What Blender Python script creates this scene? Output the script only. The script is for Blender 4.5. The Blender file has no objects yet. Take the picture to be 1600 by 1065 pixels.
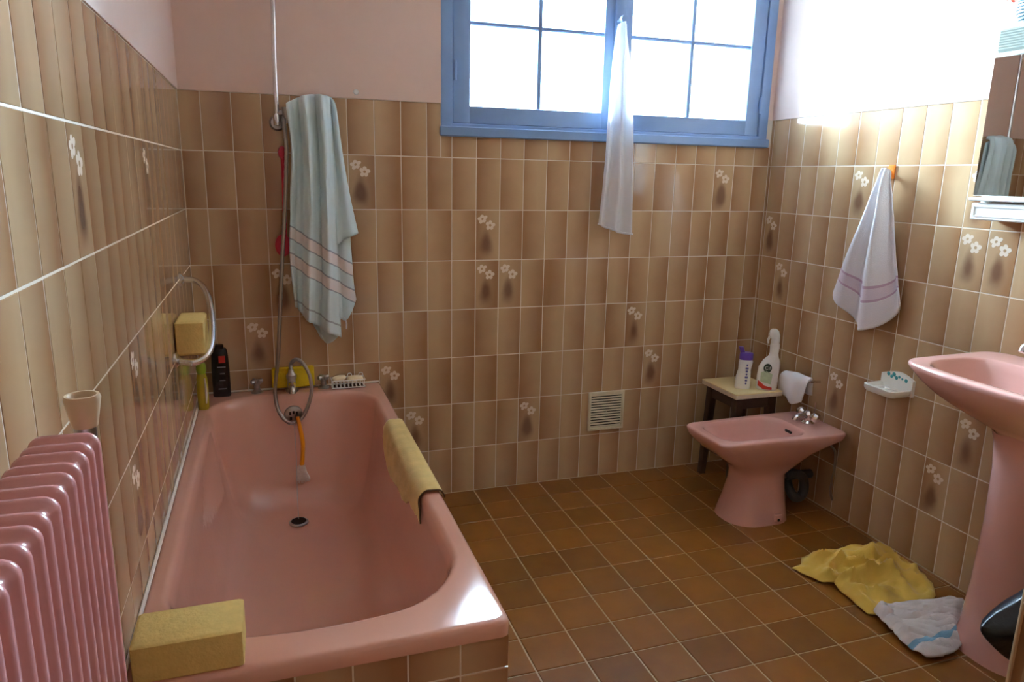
import bpy, math, random
from mathutils import Vector, Matrix, noise
random.seed(7)
PI = math.pi
scene = bpy.context.scene
COL = scene.collection

# ------------------------------------------------------------------ camera, world, exposure
W_ROOM = 2.429          # room width (left wall x = 0, right wall x = W_ROOM); back wall y = 0, floor z = 0
def make_camera():
    f, C = 1125.658, Vector((0.2655, -2.8074, 1.3349))
    yaw, pitch, roll = 0.328727, 0.224853, 0.0205407
    cy, sy, cp, sp = math.cos(yaw), math.sin(yaw), math.cos(pitch), math.sin(pitch)
    fwd = Vector((sy*cp, cy*cp, -sp)); right = Vector((cy, -sy, 0)); up = right.cross(fwd)
    c, s = math.cos(roll), math.sin(roll)
    R = c*right + s*up; U = -s*right + c*up
    cam = bpy.data.cameras.new('camera'); o = bpy.data.objects.new('camera', cam)
    m = Matrix((R, U, -fwd)).transposed().to_4x4(); m.translation = C
    o.matrix_world = m
    cam.sensor_fit = 'HORIZONTAL'; cam.sensor_width = 36.0; cam.lens = f*36.0/1600.0
    cam.clip_start = 0.02
    COL.objects.link(o); scene.camera = o
make_camera()

world = bpy.data.worlds.new('overcast_sky'); scene.world = world
world.use_nodes = True
bg = world.node_tree.nodes['Background']
bg.inputs['Color'].default_value = (0.63, 0.83, 1.0, 1)
bg.inputs['Strength'].default_value = 36.0

pl_ = bpy.data.lights.new('window_portal', 'AREA'); pl_.shape = 'RECTANGLE'; pl_.size = 1.5; pl_.size_y = 0.95
pl_.cycles.is_portal = True
po = bpy.data.objects.new('window_portal', pl_); COL.objects.link(po)
po.location = (1.66, 0.30, 1.92); po.rotation_euler = (-PI/2, 0, 0)

vs = scene.view_settings
vs.view_transform = 'Standard'; vs.look = 'None'; vs.gamma = 1.0; vs.use_curve_mapping = False
vs.exposure = 2.15
scene.cycles.max_bounces = 16; scene.cycles.diffuse_bounces = 12; scene.cycles.glossy_bounces = 6; scene.cycles.transparent_max_bounces = 12

# ------------------------------------------------------------------ helpers
class MB:
    def __init__(s): s.v = []; s.f = []; s.uv = {}
    def add(s, vs_, fs):
        n = len(s.v); s.v += [tuple(p) for p in vs_]; s.f += [tuple(i+n for i in f) for f in fs]; return s
    def box(s, a, b, bev=0.0):
        (x0, y0, z0), (x1, y1, z1) = a, b
        if bev <= 0:
            return s.add([(x0,y0,z0),(x1,y0,z0),(x1,y1,z0),(x0,y1,z0),(x0,y0,z1),(x1,y0,z1),(x1,y1,z1),(x0,y1,z1)],
                         [(3,2,1,0),(4,5,6,7),(0,1,5,4),(1,2,6,5),(2,3,7,6),(3,0,4,7)])
        r = bev
        loops = []
        for (i, z) in ((r, z0), (0, z0+r), (0, z1-r), (r, z1)):
            loops.append(rrect(x0+i, x1-i, y0+i, y1-i, r, z, 1, 2))
        return s.loft(loops, True, True)
    def loft(s, loops, cap0=False, cap1=False, closed=True):
        n = len(loops[0]); vs_ = [p for l in loops for p in l]; fs = []
        for k in range(len(loops)-1):
            for i in range(n if closed else n-1):
                j = (i+1) % n
                fs.append((k*n+i, k*n+j, (k+1)*n+j, (k+1)*n+i))
        if cap0: fs.append(tuple(reversed(range(n))))
        if cap1: fs.append(tuple((len(loops)-1)*n+i for i in range(n)))
        return s.add(vs_, fs)
    def lathe(s, prof, c=(0,0,0), axis='z', n=24, cap=True, sx=1.0, sy=1.0):
        loops = []
        for r, h in prof:
            l = []
            for i in range(n):
                a = 2*PI*i/n; x, y = r*math.cos(a)*sx, r*math.sin(a)*sy
                if axis == 'z': p = (c[0]+x, c[1]+y, c[2]+h)
                elif axis == 'y': p = (c[0]+x, c[1]+h, c[2]-y)
                else: p = (c[0]+h, c[1]+x, c[2]+y)
                l.append(p)
            loops.append(l)
        return s.loft(loops, cap, cap)
    def tube(s, pts, r, n=10, smooth=0, caps=True, closed=False):
        pts = [Vector(p) for p in pts]
        if smooth: pts = catmull(pts, smooth, closed)
        rs = r if isinstance(r, (list, tuple)) else None
        N = len(pts); loops = []; prev = None
        for i, p in enumerate(pts):
            if closed: t = pts[(i+1) % N]-pts[i-1]
            else: t = pts[min(i+1, N-1)]-pts[max(i-1, 0)]
            t.normalize()
            if prev is None:
                u = t.orthogonal().normalized()
            else:
                u = prev - t*prev.dot(t); u = u.normalized() if u.length > 1e-6 else t.orthogonal().normalized()
            prev = u; w = t.cross(u)
            if rs:
                q = i/(N-1)*(len(rs)-1); k = min(int(q), len(rs)-2); rr = rs[k]+(rs[k+1]-rs[k])*(q-k)
            else: rr = r
            loops.append([p+u*(rr*math.cos(2*PI*j/n))+w*(rr*math.sin(2*PI*j/n)) for j in range(n)])
        if closed: loops.append(loops[0]); caps = False
        return s.loft(loops, caps, caps)
    def build(s, name, m, parent=None, smooth=True, ang=35, origin=None, rot=None):
        me = bpy.data.meshes.new(name)
        if parent is None and origin is None:
            xs = [p[0] for p in s.v]; ys = [p[1] for p in s.v]; zs = [p[2] for p in s.v]
            origin = ((min(xs)+max(xs))/2, (min(ys)+max(ys))/2, min(zs))
        o3 = Vector(origin) if origin is not None else Vector((0,0,0))
        me.from_pydata([tuple(Vector(p)-o3) for p in s.v], [], s.f); me.update()
        import bmesh
        b = bmesh.new(); b.from_mesh(me); bmesh.ops.recalc_face_normals(b, faces=b.faces); b.to_mesh(me); b.free()
        if smooth:
            me.shade_smooth()
            try: me.set_sharp_from_angle(angle=math.radians(ang))
            except Exception: pass
        if m: me.materials.append(m)
        o = bpy.data.objects.new(name, me); COL.objects.link(o)
        if parent is not None: attach(o, parent)
        o.location = o3
        return o

def wloc(o):
    v = Vector(o.location)
    return v if o.parent is None else v + o.matrix_parent_inverse.to_translation() + wloc(o.parent)
def attach(o, parent):
    o.parent = parent; o.matrix_parent_inverse = Matrix.Translation(-wloc(parent))

def catmull(P, k, closed=False):
    out = []; n = len(P)
    rng = n if closed else n-1
    for i in range(rng):
        if closed: p0, p1, p2, p3 = P[i-1], P[i], P[(i+1) % n], P[(i+2) % n]
        else: p0, p1, p2, p3 = P[max(i-1,0)], P[i], P[i+1], P[min(i+2,n-1)]
        for j in range(k):
            t = j/k
            out.append(0.5*((2*p1)+(p2-p0)*t+(2*p0-5*p1+4*p2-p3)*t*t+(3*p1-p0-3*p2+p3)*t**3))
    if not closed: out.append(P[-1])
    return out

def rrect(x0, x1, y0, y1, r, z, ne=4, nc=5, bulge=None):
    """rounded rectangle loop, counter-clockwise, fixed point count"""
    r = max(1e-4, min(r, (x1-x0)/2-1e-4, (y1-y0)/2-1e-4))
    cs = [(x1-r, y0+r, -PI/2), (x1-r, y1-r, 0), (x0+r, y1-r, PI/2), (x0+r, y0+r, PI)]
    pts = []
    for k, (cx, cy, a0) in enumerate(cs):
        arc = [(cx+r*math.cos(a0+PI/2*i/nc), cy+r*math.sin(a0+PI/2*i/nc)) for i in range(nc+1)]
        pts += arc
        nx_, ny_, na = cs[(k+1) % 4]
        q = (nx_+r*math.cos(na), ny_+r*math.sin(na)); p = arc[-1]
        for i in range(1, ne): pts.append((p[0]+(q[0]-p[0])*i/ne, p[1]+(q[1]-p[1])*i/ne))
    if bulge: pts = [bulge(x, y) for x, y in pts]
    return [(x, y, z) for x, y in pts]

def patch(ctrl, nu, nv, disp=None):
    """smooth sheet through a grid of control points (rows x columns); disp(u, v, p) -> offset vector"""
    rows = []
    for r in ctrl:
        P = [Vector(p) for p in r]; c = catmull(P, 12); m = len(c)-1
        rows.append([c[min(m, round(i/nu*m))] if m >= nu*4 else lerp_at(c, i/nu) for i in range(nu+1)])
    colsp = []
    for i in range(nu+1):
        c = catmull([rows[k][i] for k in range(len(rows))], 12)
        colsp.append([lerp_at(c, j/nv) for j in range(nv+1)])
    b = MB(); vs_ = []
    for j in range(nv+1):
        for i in range(nu+1):
            p = colsp[i][j]
            if disp: p = p + Vector(disp(i/nu, j/nv, p))
            vs_.append(p)
    fs = []
    for j in range(nv):
        for i in range(nu):
            a = j*(nu+1)+i; fs.append((a, a+1, a+nu+2, a+nu+1))
    b.add(vs_, fs); b.grid = (nu, nv)
    return b
def lerp_at(c, t):
    q = t*(len(c)-1); k = min(int(q), len(c)-2); return c[k]+(c[k+1]-c[k])*(q-k)
def add_uv(o, fn):
    me = o.data; l = me.uv_layers.new(name='UVMap'); off = Vector(o.location)
    for lp in me.loops:
        l.data[lp.index].uv = fn(me.vertices[lp.vertex_index].co+off, lp.vertex_index)
def sheet_uv(o, nu, nv):
    me = o.data; l = me.uv_layers.new(name='UVMap'); per = (nu+1)*(nv+1)
    for lp in me.loops:
        k = lp.vertex_index % per; l.data[lp.index].uv = ((k % (nu+1))/nu, (k//(nu+1))/nv)
def thicken(o, t, off=0.0):
    m = o.modifiers.new('thickness', 'SOLIDIFY'); m.thickness = t; m.offset = off
    return o
def subsurf(o, n=1):
    m = o.modifiers.new('smooth', 'SUBSURF'); m.levels = n; m.render_levels = n; return o

def tag(o, label=None, cat=None, group=None, kind=None):
    if label: o['label'] = label
    if cat: o['category'] = cat
    if group: o['group'] = group
    if kind: o['kind'] = kind
    return o
def thing(name, loc, label, cat, group=None):
    o = bpy.data.objects.new(name, None); o.empty_display_size = 0.05; COL.objects.link(o); o.location = loc
    return tag(o, label, cat, group)

# ------------------------------------------------------------------ materials
def newmat(name):
    m = bpy.data.materials.new(name); m.use_nodes = True
    nt = m.node_tree; return m, nt, nt.nodes['Principled BSDF']
def mat(name, col, rough=0.5, metal=0.0, var=0.0, scale=12.0, bump=0.0, bscale=60.0, coat=0.0, spec=None, sheen=0.0, trans=0.0):
    m, nt, p = newmat(name); N, L = nt.nodes, nt.links
    p.inputs['Base Color'].default_value = (*col, 1); p.inputs['Roughness'].default_value = rough
    p.inputs['Metallic'].default_value = metal
    if coat: p.inputs['Coat Weight'].default_value = coat; p.inputs['Coat Roughness'].default_value = 0.05
    if spec is not None: p.inputs['Specular IOR Level'].default_value = spec
    if sheen: p.inputs['Sheen Weight'].default_value = sheen
    if trans: p.inputs['Transmission Weight'].default_value = trans
    tc = N.new('ShaderNodeTexCoord')
    nz = N.new('ShaderNodeTexNoise'); nz.inputs['Scale'].default_value = scale; nz.inputs['Detail'].default_value = 4
    L.new(tc.outputs['Object'], nz.inputs['Vector'])
    v = max(var, 0.02)
    mx = N.new('ShaderNodeMix'); mx.data_type = 'RGBA'
    mx.inputs[6].default_value = (*[c*(1-v) for c in col], 1); mx.inputs[7].default_value = (*[min(1, c*(1+v)) for c in col], 1)
    L.new(nz.outputs['Fac'], mx.inputs[0]); L.new(mx.outputs[2], p.inputs['Base Color'])
    if bump:
        nb = N.new('ShaderNodeTexNoise'); nb.inputs['Scale'].default_value = bscale; nb.inputs['Detail'].default_value = 3
        L.new(tc.outputs['Object'], nb.inputs['Vector'])
        bp = N.new('ShaderNodeBump'); bp.inputs['Strength'].default_value = bump; bp.inputs['Distance'].default_value = 0.002
        L.new(nb.outputs['Fac'], bp.inputs['Height']); L.new(bp.outputs['Normal'], p.inputs['Normal'])
    return m

TL = (0.53, 0.36, 0.205); TD = (0.36, 0.19, 0.092)     # glaze: light and dark side of a wall tile
def tile_material(name, deco=False):
    m, nt, p = newmat(name); N, L = nt.nodes, nt.links
    tc = N.new('ShaderNodeTexCoord'); oi = N.new('ShaderNodeObjectInfo')
    sep = N.new('ShaderNodeSeparateXYZ'); L.new(tc.outputs['Generated'], sep.inputs[0])
    sc = N.new('ShaderNodeSeparateColor'); L.new(oi.outputs['Color'], sc.inputs[0])
    def math_(op, a, b=None, c=None):
        n = N.new('ShaderNodeMath'); n.operation = op
        for i, x in enumerate((a, b, c)):
            if x is None: continue
            if isinstance(x, (int, float)): n.inputs[i].default_value = x
            else: L.new(x, n.inputs[i])
        return n.outputs[0]
    x = sep.outputs['X']; z = sep.outputs['Z']
    inv = math_('SUBTRACT', 1.0, x)
    fl = sc.outputs[0]
    xx = math_('ADD', math_('MULTIPLY', x, math_('SUBTRACT', 1.0, fl)), math_('MULTIPLY', inv, fl))
    g = math_('POWER', xx, 1.3)
    nz = N.new('ShaderNodeTexNoise'); nz.inputs['Scale'].default_value = 9; nz.inputs['Detail'].default_value = 3
    add = N.new('ShaderNodeVectorMath'); add.operation = 'ADD'
    L.new(tc.outputs['Object'], add.inputs[0])
    cr = N.new('ShaderNodeCombineXYZ')
    L.new(math_('MULTIPLY', oi.outputs['Random'], 37.0), cr.inputs[0]); L.new(math_('MULTIPLY', oi.outputs['Random'], 11.0), cr.inputs[2])
    L.new(cr.outputs[0], add.inputs[1]); L.new(add.outputs[0], nz.inputs['Vector'])
    g2 = math_('ADD', g, math_('MULTIPLY', math_('SUBTRACT', nz.outputs['Fac'], 0.5), 0.55))
    g3 = math_('ADD', g2, math_('SUBTRACT', sc.outputs[1], 0.5)); 
    cl = N.new('ShaderNodeClamp'); L.new(g3, cl.inputs[0])
    mx = N.new('ShaderNodeMix'); mx.data_type = 'RGBA'; L.new(cl.outputs[0], mx.inputs[0])
    mx.inputs[6].default_value = (*TL, 1); mx.inputs[7].default_value = (*TD, 1)
    out = mx.outputs[2]
    if deco:
        # printed brown vase below the flowers
        w = math_('SUBTRACT', 0.40, math_('MULTIPLY', z, 0.34))
        dx = math_('DIVIDE', math_('SUBTRACT', x, 0.43), w)
        dz = math_('DIVIDE', math_('SUBTRACT', z, 0.35), 0.29)
        r = math_('SQRT', math_('ADD', math_('MULTIPLY', dx, dx), math_('MULTIPLY', dz, dz)))
        r = math_('ADD', r, math_('MULTIPLY', math_('SUBTRACT', nz.outputs['Fac'], 0.5), 1.3))
        mr = N.new('ShaderNodeMapRange'); mr.interpolation_type = 'SMOOTHSTEP'
        L.new(r, mr.inputs[0]); mr.inputs[1].default_value = 0.25; mr.inputs[2].default_value = 1.30
        mr.inputs[3].default_value = 0.75; mr.inputs[4].default_value = 0.0
        m2 = N.new('ShaderNodeMix'); m2.data_type = 'RGBA'; L.new(mr.outputs[0], m2.inputs[0]); L.new(out, m2.inputs[6])
        m2.inputs[7].default_value = (0.13, 0.05, 0.032, 1); out = m2.outputs[2]
    L.new(out, p.inputs['Base Color'])
    p.inputs['Roughness'].default_value = 0.11
    nb = N.new('ShaderNodeTexNoise'); nb.inputs['Scale'].default_value = 14; nb.inputs['Detail'].default_value = 2
    L.new(add.outputs[0], nb.inputs['Vector'])
    bp = N.new('ShaderNodeBump'); bp.inputs['Strength'].default_value = 0.07; bp.inputs['Distance'].default_value = 0.004
    L.new(nb.outputs['Fac'], bp.inputs['Height']); L.new(bp.outputs['Normal'], p.inputs['Normal'])
    return m

def floor_tile_material():
    m, nt, p = newmat('floor_tile_glaze'); N, L = nt.nodes, nt.links
    tc = N.new('ShaderNodeTexCoord'); oi = N.new('ShaderNodeObjectInfo')
    nz = N.new('ShaderNodeTexNoise'); nz.inputs['Scale'].default_value = 14; nz.inputs['Detail'].default_value = 5
    ad = N.new('ShaderNodeVectorMath'); ad.operation = 'ADD'
    L.new(tc.outputs['Object'], ad.inputs[0]); L.new(oi.outputs['Location'], ad.inputs[1]); L.new(ad.outputs[0], nz.inputs['Vector'])
    mx = N.new('ShaderNodeMix'); mx.data_type = 'RGBA'; L.new(nz.outputs['Fac'], mx.inputs[0])
    mx.inputs[6].default_value = (0.20, 0.068, 0.009, 1); mx.inputs[7].default_value = (0.30, 0.115, 0.017, 1)
    hs = N.new('ShaderNodeHueSaturation'); L.new(mx.outputs[2], hs.inputs['Color'])
    mr = N.new('ShaderNodeMapRange'); L.new(oi.outputs['Random'], mr.inputs[0]); mr.inputs[3].default_value = 0.8; mr.inputs[4].default_value = 1.12
    L.new(mr.outputs[0], hs.inputs['Value']); L.new(hs.outputs[0], p.inputs['Base Color'])
    p.inputs['Roughness'].default_value = 0.30
    bp = N.new('ShaderNodeBump'); bp.inputs['Strength'].default_value = 0.2; bp.inputs['Distance'].default_value = 0.002
    L.new(nz.outputs['Fac'], bp.inputs['Height']); L.new(bp.outputs['Normal'], p.inputs['Normal'])
    return m

def stripe_cloth(name, base, bands, rough=0.95, bscale=420, bump=0.6):
    """bands: list of (v0, v1, colour) across the sheet's UV v"""
    m, nt, p = newmat(name); N, L = nt.nodes, nt.links
    uv = N.new('ShaderNodeUVMap'); uv.uv_map = 'UVMap'; sep = N.new('ShaderNodeSeparateXYZ'); L.new(uv.outputs[0], sep.inputs[0])
    col = None
    rgb = N.new('ShaderNodeRGB'); rgb.outputs[0].default_value = (*base, 1); col = rgb.outputs[0]
    for a, b, c in bands:
        n1 = N.new('ShaderNodeMath'); n1.operation = 'GREATER_THAN'; L.new(sep.outputs['Y'], n1.inputs[0]); n1.inputs[1].default_value = a
        n2 = N.new('ShaderNodeMath'); n2.operation = 'LESS_THAN'; L.new(sep.outputs['Y'], n2.inputs[0]); n2.inputs[1].default_value = b
        n3 = N.new('ShaderNodeMath'); n3.operation = 'MULTIPLY'; L.new(n1.outputs[0], n3.inputs[0]); L.new(n2.outputs[0], n3.inputs[1])
        mx = N.new('ShaderNodeMix'); mx.data_type = 'RGBA'; L.new(n3.outputs[0], mx.inputs[0]); L.new(col, mx.inputs[6]); mx.inputs[7].default_value = (*c, 1)
        col = mx.outputs[2]
    L.new(col, p.inputs['Base Color']); p.inputs['Roughness'].default_value = rough; p.inputs['Sheen Weight'].default_value = 0.25
    p.inputs['Specular IOR Level'].default_value = 0.1
    tc = N.new('ShaderNodeTexCoord'); nb = N.new('ShaderNodeTexNoise'); nb.inputs['Scale'].default_value = bscale; nb.inputs['Detail'].default_value = 2
    L.new(tc.outputs['Object'], nb.inputs['Vector'])
    bp = N.new('ShaderNodeBump'); bp.inputs['Strength'].default_value = bump; bp.inputs['Distance'].default_value = 0.002
    L.new(nb.outputs['Fac'], bp.inputs['Height']); L.new(bp.outputs['Normal'], p.inputs['Normal'])
    return m

def glass_material():
    m, nt, p = newmat('window_glass'); N, L = nt.nodes, nt.links
    N.remove(p); out = N['Material Output']
    fr = N.new('ShaderNodeFresnel'); fr.inputs['IOR'].default_value = 1.5
    t = N.new('ShaderNodeBsdfTransparent'); t.inputs[0].default_value = (0.95, 0.98, 1, 1)
    g = N.new('ShaderNodeBsdfGlossy'); g.inputs['Roughness'].default_value = 0.02
    mx = N.new('ShaderNodeMixShader'); L.new(fr.outputs[0], mx.inputs[0]); L.new(t.outputs[0], mx.inputs[1]); L.new(g.outputs[0], mx.inputs[2])
    L.new(mx.outputs[0], out.inputs['Surface']); return m

M = dict(
    tile=tile_material('wall_tile_glaze'), deco=tile_material('flower_tile_glaze', True), floor=floor_tile_material(),
    print=mat('flower_print', (0.72, 0.60, 0.47), 0.35, var=0.05),
    grout=mat('wall_grout', (0.72, 0.63, 0.51), 0.6, var=0.15, scale=6, bump=0.3),
    fgrout=mat('floor_grout', (0.55, 0.42, 0.28), 0.85, var=0.3, scale=5, bump=0.3),
    paint=mat('pink_wall_paint', (0.72, 0.54, 0.46), 0.6, var=0.03, bump=0.12, bscale=35),
    ceil=mat('ceiling_paint', (0.78, 0.70, 0.64), 0.8, var=0.02),
    pink=mat('pink_enamel', (0.68, 0.36, 0.27), 0.12, var=0.02, coat=0.6, bump=0.10, bscale=28),
    pinkc=mat('pink_ceramic', (0.66, 0.35, 0.30), 0.10, var=0.02, coat=0.4),
    rad=mat('pink_radiator_paint', (0.50, 0.22, 0.215), 0.22, var=0.03),
    chrome=mat('chrome', (0.72, 0.72, 0.72), 0.14, 1.0, var=0.03),
    dullchrome=mat('dull_chrome', (0.42, 0.40, 0.39), 0.28, 1.0, var=0.1),
    blue=mat('window_glare_blue', (0.22, 0.36, 0.62), 0.35, var=0.08, bump=0.1),  # blue lens glare on the frame put into its base colour
    glass=glass_material(),
    white=mat('white_plastic', (0.80, 0.80, 0.77), 0.35, var=0.02),
    cream=mat('cream_plastic', (0.70, 0.62, 0.45), 0.4, var=0.04),
    beige=mat('beige_knob_plastic', (0.55, 0.40, 0.26), 0.35, var=0.05),
    ceramic=mat('white_ceramic', (0.82, 0.80, 0.74), 0.12, var=0.02, coat=0.3),
    teal=mat('teal_print', (0.05, 0.33, 0.36), 0.3, var=0.3, scale=90),
    sponge=mat('yellow_sponge', (0.76, 0.57, 0.21), 0.95, var=0.12, scale=60, bump=0.9, bscale=160, spec=0.1),
    sponge2=mat('orange_yellow_sponge', (0.66, 0.36, 0.05), 0.95, var=0.12, scale=60, bump=0.9, bscale=160, spec=0.1),
    brightsponge=mat('bright_yellow_sponge', (0.70, 0.55, 0.03), 0.95, var=0.1, scale=60, bump=0.8, bscale=160, spec=0.1),
    chamois=mat('yellow_chamois', (0.66, 0.47, 0.17), 0.95, var=0.25, scale=16, bump=0.5, bscale=120, spec=0.1, sheen=0.2),
    ycloth=mat('yellow_floor_cloth', (0.64, 0.42, 0.08), 0.95, var=0.12, scale=20, bump=0.5, bscale=300, spec=0.1, sheen=0.2),
    black=mat('black_plastic', (0.008, 0.009, 0.012), 0.25, var=0.1),
    bag=mat('black_bin_bag', (0.006, 0.007, 0.012), 0.33, var=0.1, bump=1.0, bscale=40),
    red=mat('red_plastic', (0.60, 0.02, 0.06), 0.3, var=0.03),
    redprint=mat('red_print', (0.55, 0.03, 0.02), 0.4, var=0.03),
    greyprint=mat('grey_print', (0.22, 0.22, 0.24), 0.4),
    green=mat('lime_green_plastic', (0.28, 0.42, 0.02), 0.3, var=0.04),
    yellowgel=mat('yellow_green_bottle', (0.42, 0.36, 0.03), 0.2, var=0.15),
    whitelabel=mat('white_label', (0.75, 0.75, 0.70), 0.4),
    purple=mat('purple_plastic', (0.13, 0.06, 0.42), 0.3),
    blueprint=mat('blue_print', (0.12, 0.13, 0.35), 0.4),
    greenprint=mat('pale_green_print', (0.50, 0.62, 0.42), 0.4, var=0.2, scale=80),
    darkprint=mat('dark_green_print', (0.02, 0.05, 0.03), 0.4),
    orange=mat('orange_plastic', (0.80, 0.24, 0.02), 0.3),
    amber=mat('amber_handle', (0.80, 0.33, 0.01), 0.3),
    bristle=mat('white_bristles', (0.66, 0.56, 0.50), 0.9, var=0.25, scale=120, bump=0.9, bscale=200),
    stooltop=mat('cream_laminate', (0.72, 0.60, 0.30), 0.35, var=0.05),
    stooledge=mat('worn_white_edge', (0.62, 0.56, 0.44), 0.6, var=0.25, scale=40),
    darkwood=mat('dark_brown_wood', (0.055, 0.025, 0.014), 0.5, var=0.3, scale=25),
    brownwood=mat('brown_wood', (0.28, 0.13, 0.05), 0.4, var=0.2, scale=14),
    palewood=mat('pale_wood_edge', (0.50, 0.33, 0.18), 0.5, var=0.15, scale=20),
    soap=mat('cream_soap', (0.80, 0.68, 0.45), 0.45, var=0.05),
    greyrubber=mat('grey_pipe', (0.05, 0.055, 0.06), 0.4, var=0.1),
    tilepaint=mat('plain_tile_glaze', (0.42, 0.28, 0.14), 0.2, var=0.1),
    dark=mat('dark_hole', (0.012, 0.011, 0.010), 0.6),
    mirror=mat('mirror_glass', (0.86, 0.88, 0.86), 0.01, 1.0, var=0.0),
    lampglass=mat('lamp_diffuser', (0.27, 0.30, 0.26), 0.3, var=0.02),
    caulk=mat('white_caulk', (0.82, 0.78, 0.70), 0.5, var=0.08, scale=40),
    wintowel=mat('white_cotton', (0.78, 0.78, 0.80), 0.95, var=0.03, bump=0.3, bscale=300, spec=0.1, sheen=0.2),
    whitecloth=mat('white_rag', (0.80, 0.79, 0.80), 0.95, var=0.04, bump=0.3, bscale=300, spec=0.1),
    ground=mat('gravel_ground', (0.45, 0.43, 0.38), 0.9, var=0.2, scale=3),
    potglaze=mat('pale_pot_glaze', (0.36, 0.40, 0.40), 0.2, var=0.05),
    porcelain_blue=mat('blue_glaze', (0.03, 0.09, 0.13), 0.2),
    petal=mat('red_orange_petal', (0.55, 0.05, 0.01), 0.5, var=0.3, scale=40),
    blueline=mat('dark_edge_stitch', (0.10, 0.05, 0.02), 0.8),
)
def thin_cotton():
    m, nt, p = newmat('thin_white_cotton'); N, L = nt.nodes, nt.links
    p.inputs['Base Color'].default_value = (0.82, 0.83, 0.86, 1); p.inputs['Roughness'].default_value = 0.95; p.inputs['Specular IOR Level'].default_value = 0.1
    tr = N.new('ShaderNodeBsdfTranslucent'); tr.inputs['Color'].default_value = (0.80, 0.82, 0.86, 1)
    tc = N.new('ShaderNodeTexCoord'); nz = N.new('ShaderNodeTexNoise'); nz.inputs['Scale'].default_value = 260
    L.new(tc.outputs['Object'], nz.inputs['Vector'])
    bp = N.new('ShaderNodeBump'); bp.inputs['Strength'].default_value = 0.3; bp.inputs['Distance'].default_value = 0.002
    L.new(nz.outputs['Fac'], bp.inputs['Height']); L.new(bp.outputs['Normal'], p.inputs['Normal'])
    mx = N.new('ShaderNodeMixShader'); mx.inputs[0].default_value = 0.35
    L.new(p.outputs[0], mx.inputs[1]); L.new(tr.outputs[0], mx.inputs[2]); L.new(mx.outputs[0], N['Material Output'].inputs['Surface'])
    return m
M['wintowel'] = thin_cotton()
M['bluetowel'] = stripe_cloth('pale_blue_towel', (0.62, 0.75, 0.77),
    [(0.330,0.372,(0.76,0.70,0.68)), (0.326,0.331,(0.34,0.37,0.40)), (0.371,0.377,(0.34,0.37,0.40)),
     (0.232,0.274,(0.76,0.70,0.68)), (0.228,0.233,(0.34,0.37,0.40)), (0.273,0.279,(0.34,0.37,0.40)),
     (0.105,0.112,(0.36,0.42,0.45))])
M['pinktowel'] = stripe_cloth('white_towel_purple_band', (0.76, 0.74, 0.76),
    [(0.815,0.825,(0.55,0.38,0.50)), (0.825,0.865,(0.70,0.61,0.68)), (0.865,0.874,(0.55,0.38,0.50)), (0.878,0.985,(0.74,0.70,0.73))])
M['floortowel'] = stripe_cloth('white_floor_towel', (0.66, 0.61, 0.59), [(0.80,0.87,(0.22,0.42,0.58))])

# ------------------------------------------------------------------ wall tiles
TP, TH = 0.099, 0.2                     # column and row pitch
def tile_mesh(w, h, name='tile'):
    """front face looks to -Y at y = 0; chamfered edge, 6 mm thick"""
    c = 0.0012; b = MB()
    def q(dx, y): return [(-w/2+dx,y,-h/2+dx),(w/2-dx,y,-h/2+dx),(w/2-dx,y,h/2-dx),(-w/2+dx,y,h/2-dx)]
    b.loft([q(0, 0.006), q(0, c), q(c, 0)], False, True)
    me = bpy.data.meshes.new(name); me.from_pydata(b.v, [], b.f)
    me.update(); return me
_tm = {}
def tile(w, h, parent, loc, rz, deco=False, flip=0, name='tile'):
    key = (round(w, 4), round(h, 4), deco)
    if key not in _tm:
        me = tile_mesh(w, h); me.materials.append(M['deco'] if deco else M['tile']); _tm[key] = me
    o = bpy.data.objects.new('flower_tile' if deco else name, _tm[key]); COL.objects.link(o)
    attach(o, parent); o.location = loc
    j = 0.0014
    o.rotation_euler = (random.gauss(0, j), random.gauss(0, j), rz+random.gauss(0, j))
    o.color = (flip, min(1, max(0, random.gauss(0.42, 0.18))), random.random(), 1)
    if deco:
        f = bpy.data.objects.new('flower_print', FLOWER); COL.objects.link(f); f.parent = o
        f.location = (0, -0.0003, 0)
    return o
def flower_mesh():
    b = MB()
    def fl(cx, cz, R, hole, sq, rot):
        n = 40; o_, i_ = [], []
        for k in range(n):
            a = 2*PI*k/n
            r = R*(0.62+0.38*abs(math.cos(2.5*a))**0.8)*(1+0.07*math.sin(3*a+cx*200))
            x, z = r*math.cos(a), r*math.sin(a)*sq; hx, hz = hole*math.cos(a), hole*math.sin(a)*sq
            c, s = math.cos(rot), math.sin(rot)
            o_.append((cx+x*c-z*s, 0, cz+x*s+z*c)); i_.append((cx+hx*c-hz*s, 0, cz+hx*s+hz*c))
        b.loft([o_, i_])
    fl(-0.023, 0.065, 0.0215, 0.0050, 0.82, 0.5); fl(0.010, 0.040, 0.0205, 0.0052, 1.0, 0.2)
    me = bpy.data.meshes.new('flower_print'); me.from_pydata(b.v, [], b.f); me.update(); me.materials.append(M['print']); return me
FLOWER = flower_mesh()
GAP = 0.0026

def box_obj(name, a, b, m, parent=None, bev=0.0, smooth=True):
    return MB().box(a, b, bev).build(name, m, parent, smooth)

TOP = 1.6
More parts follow.
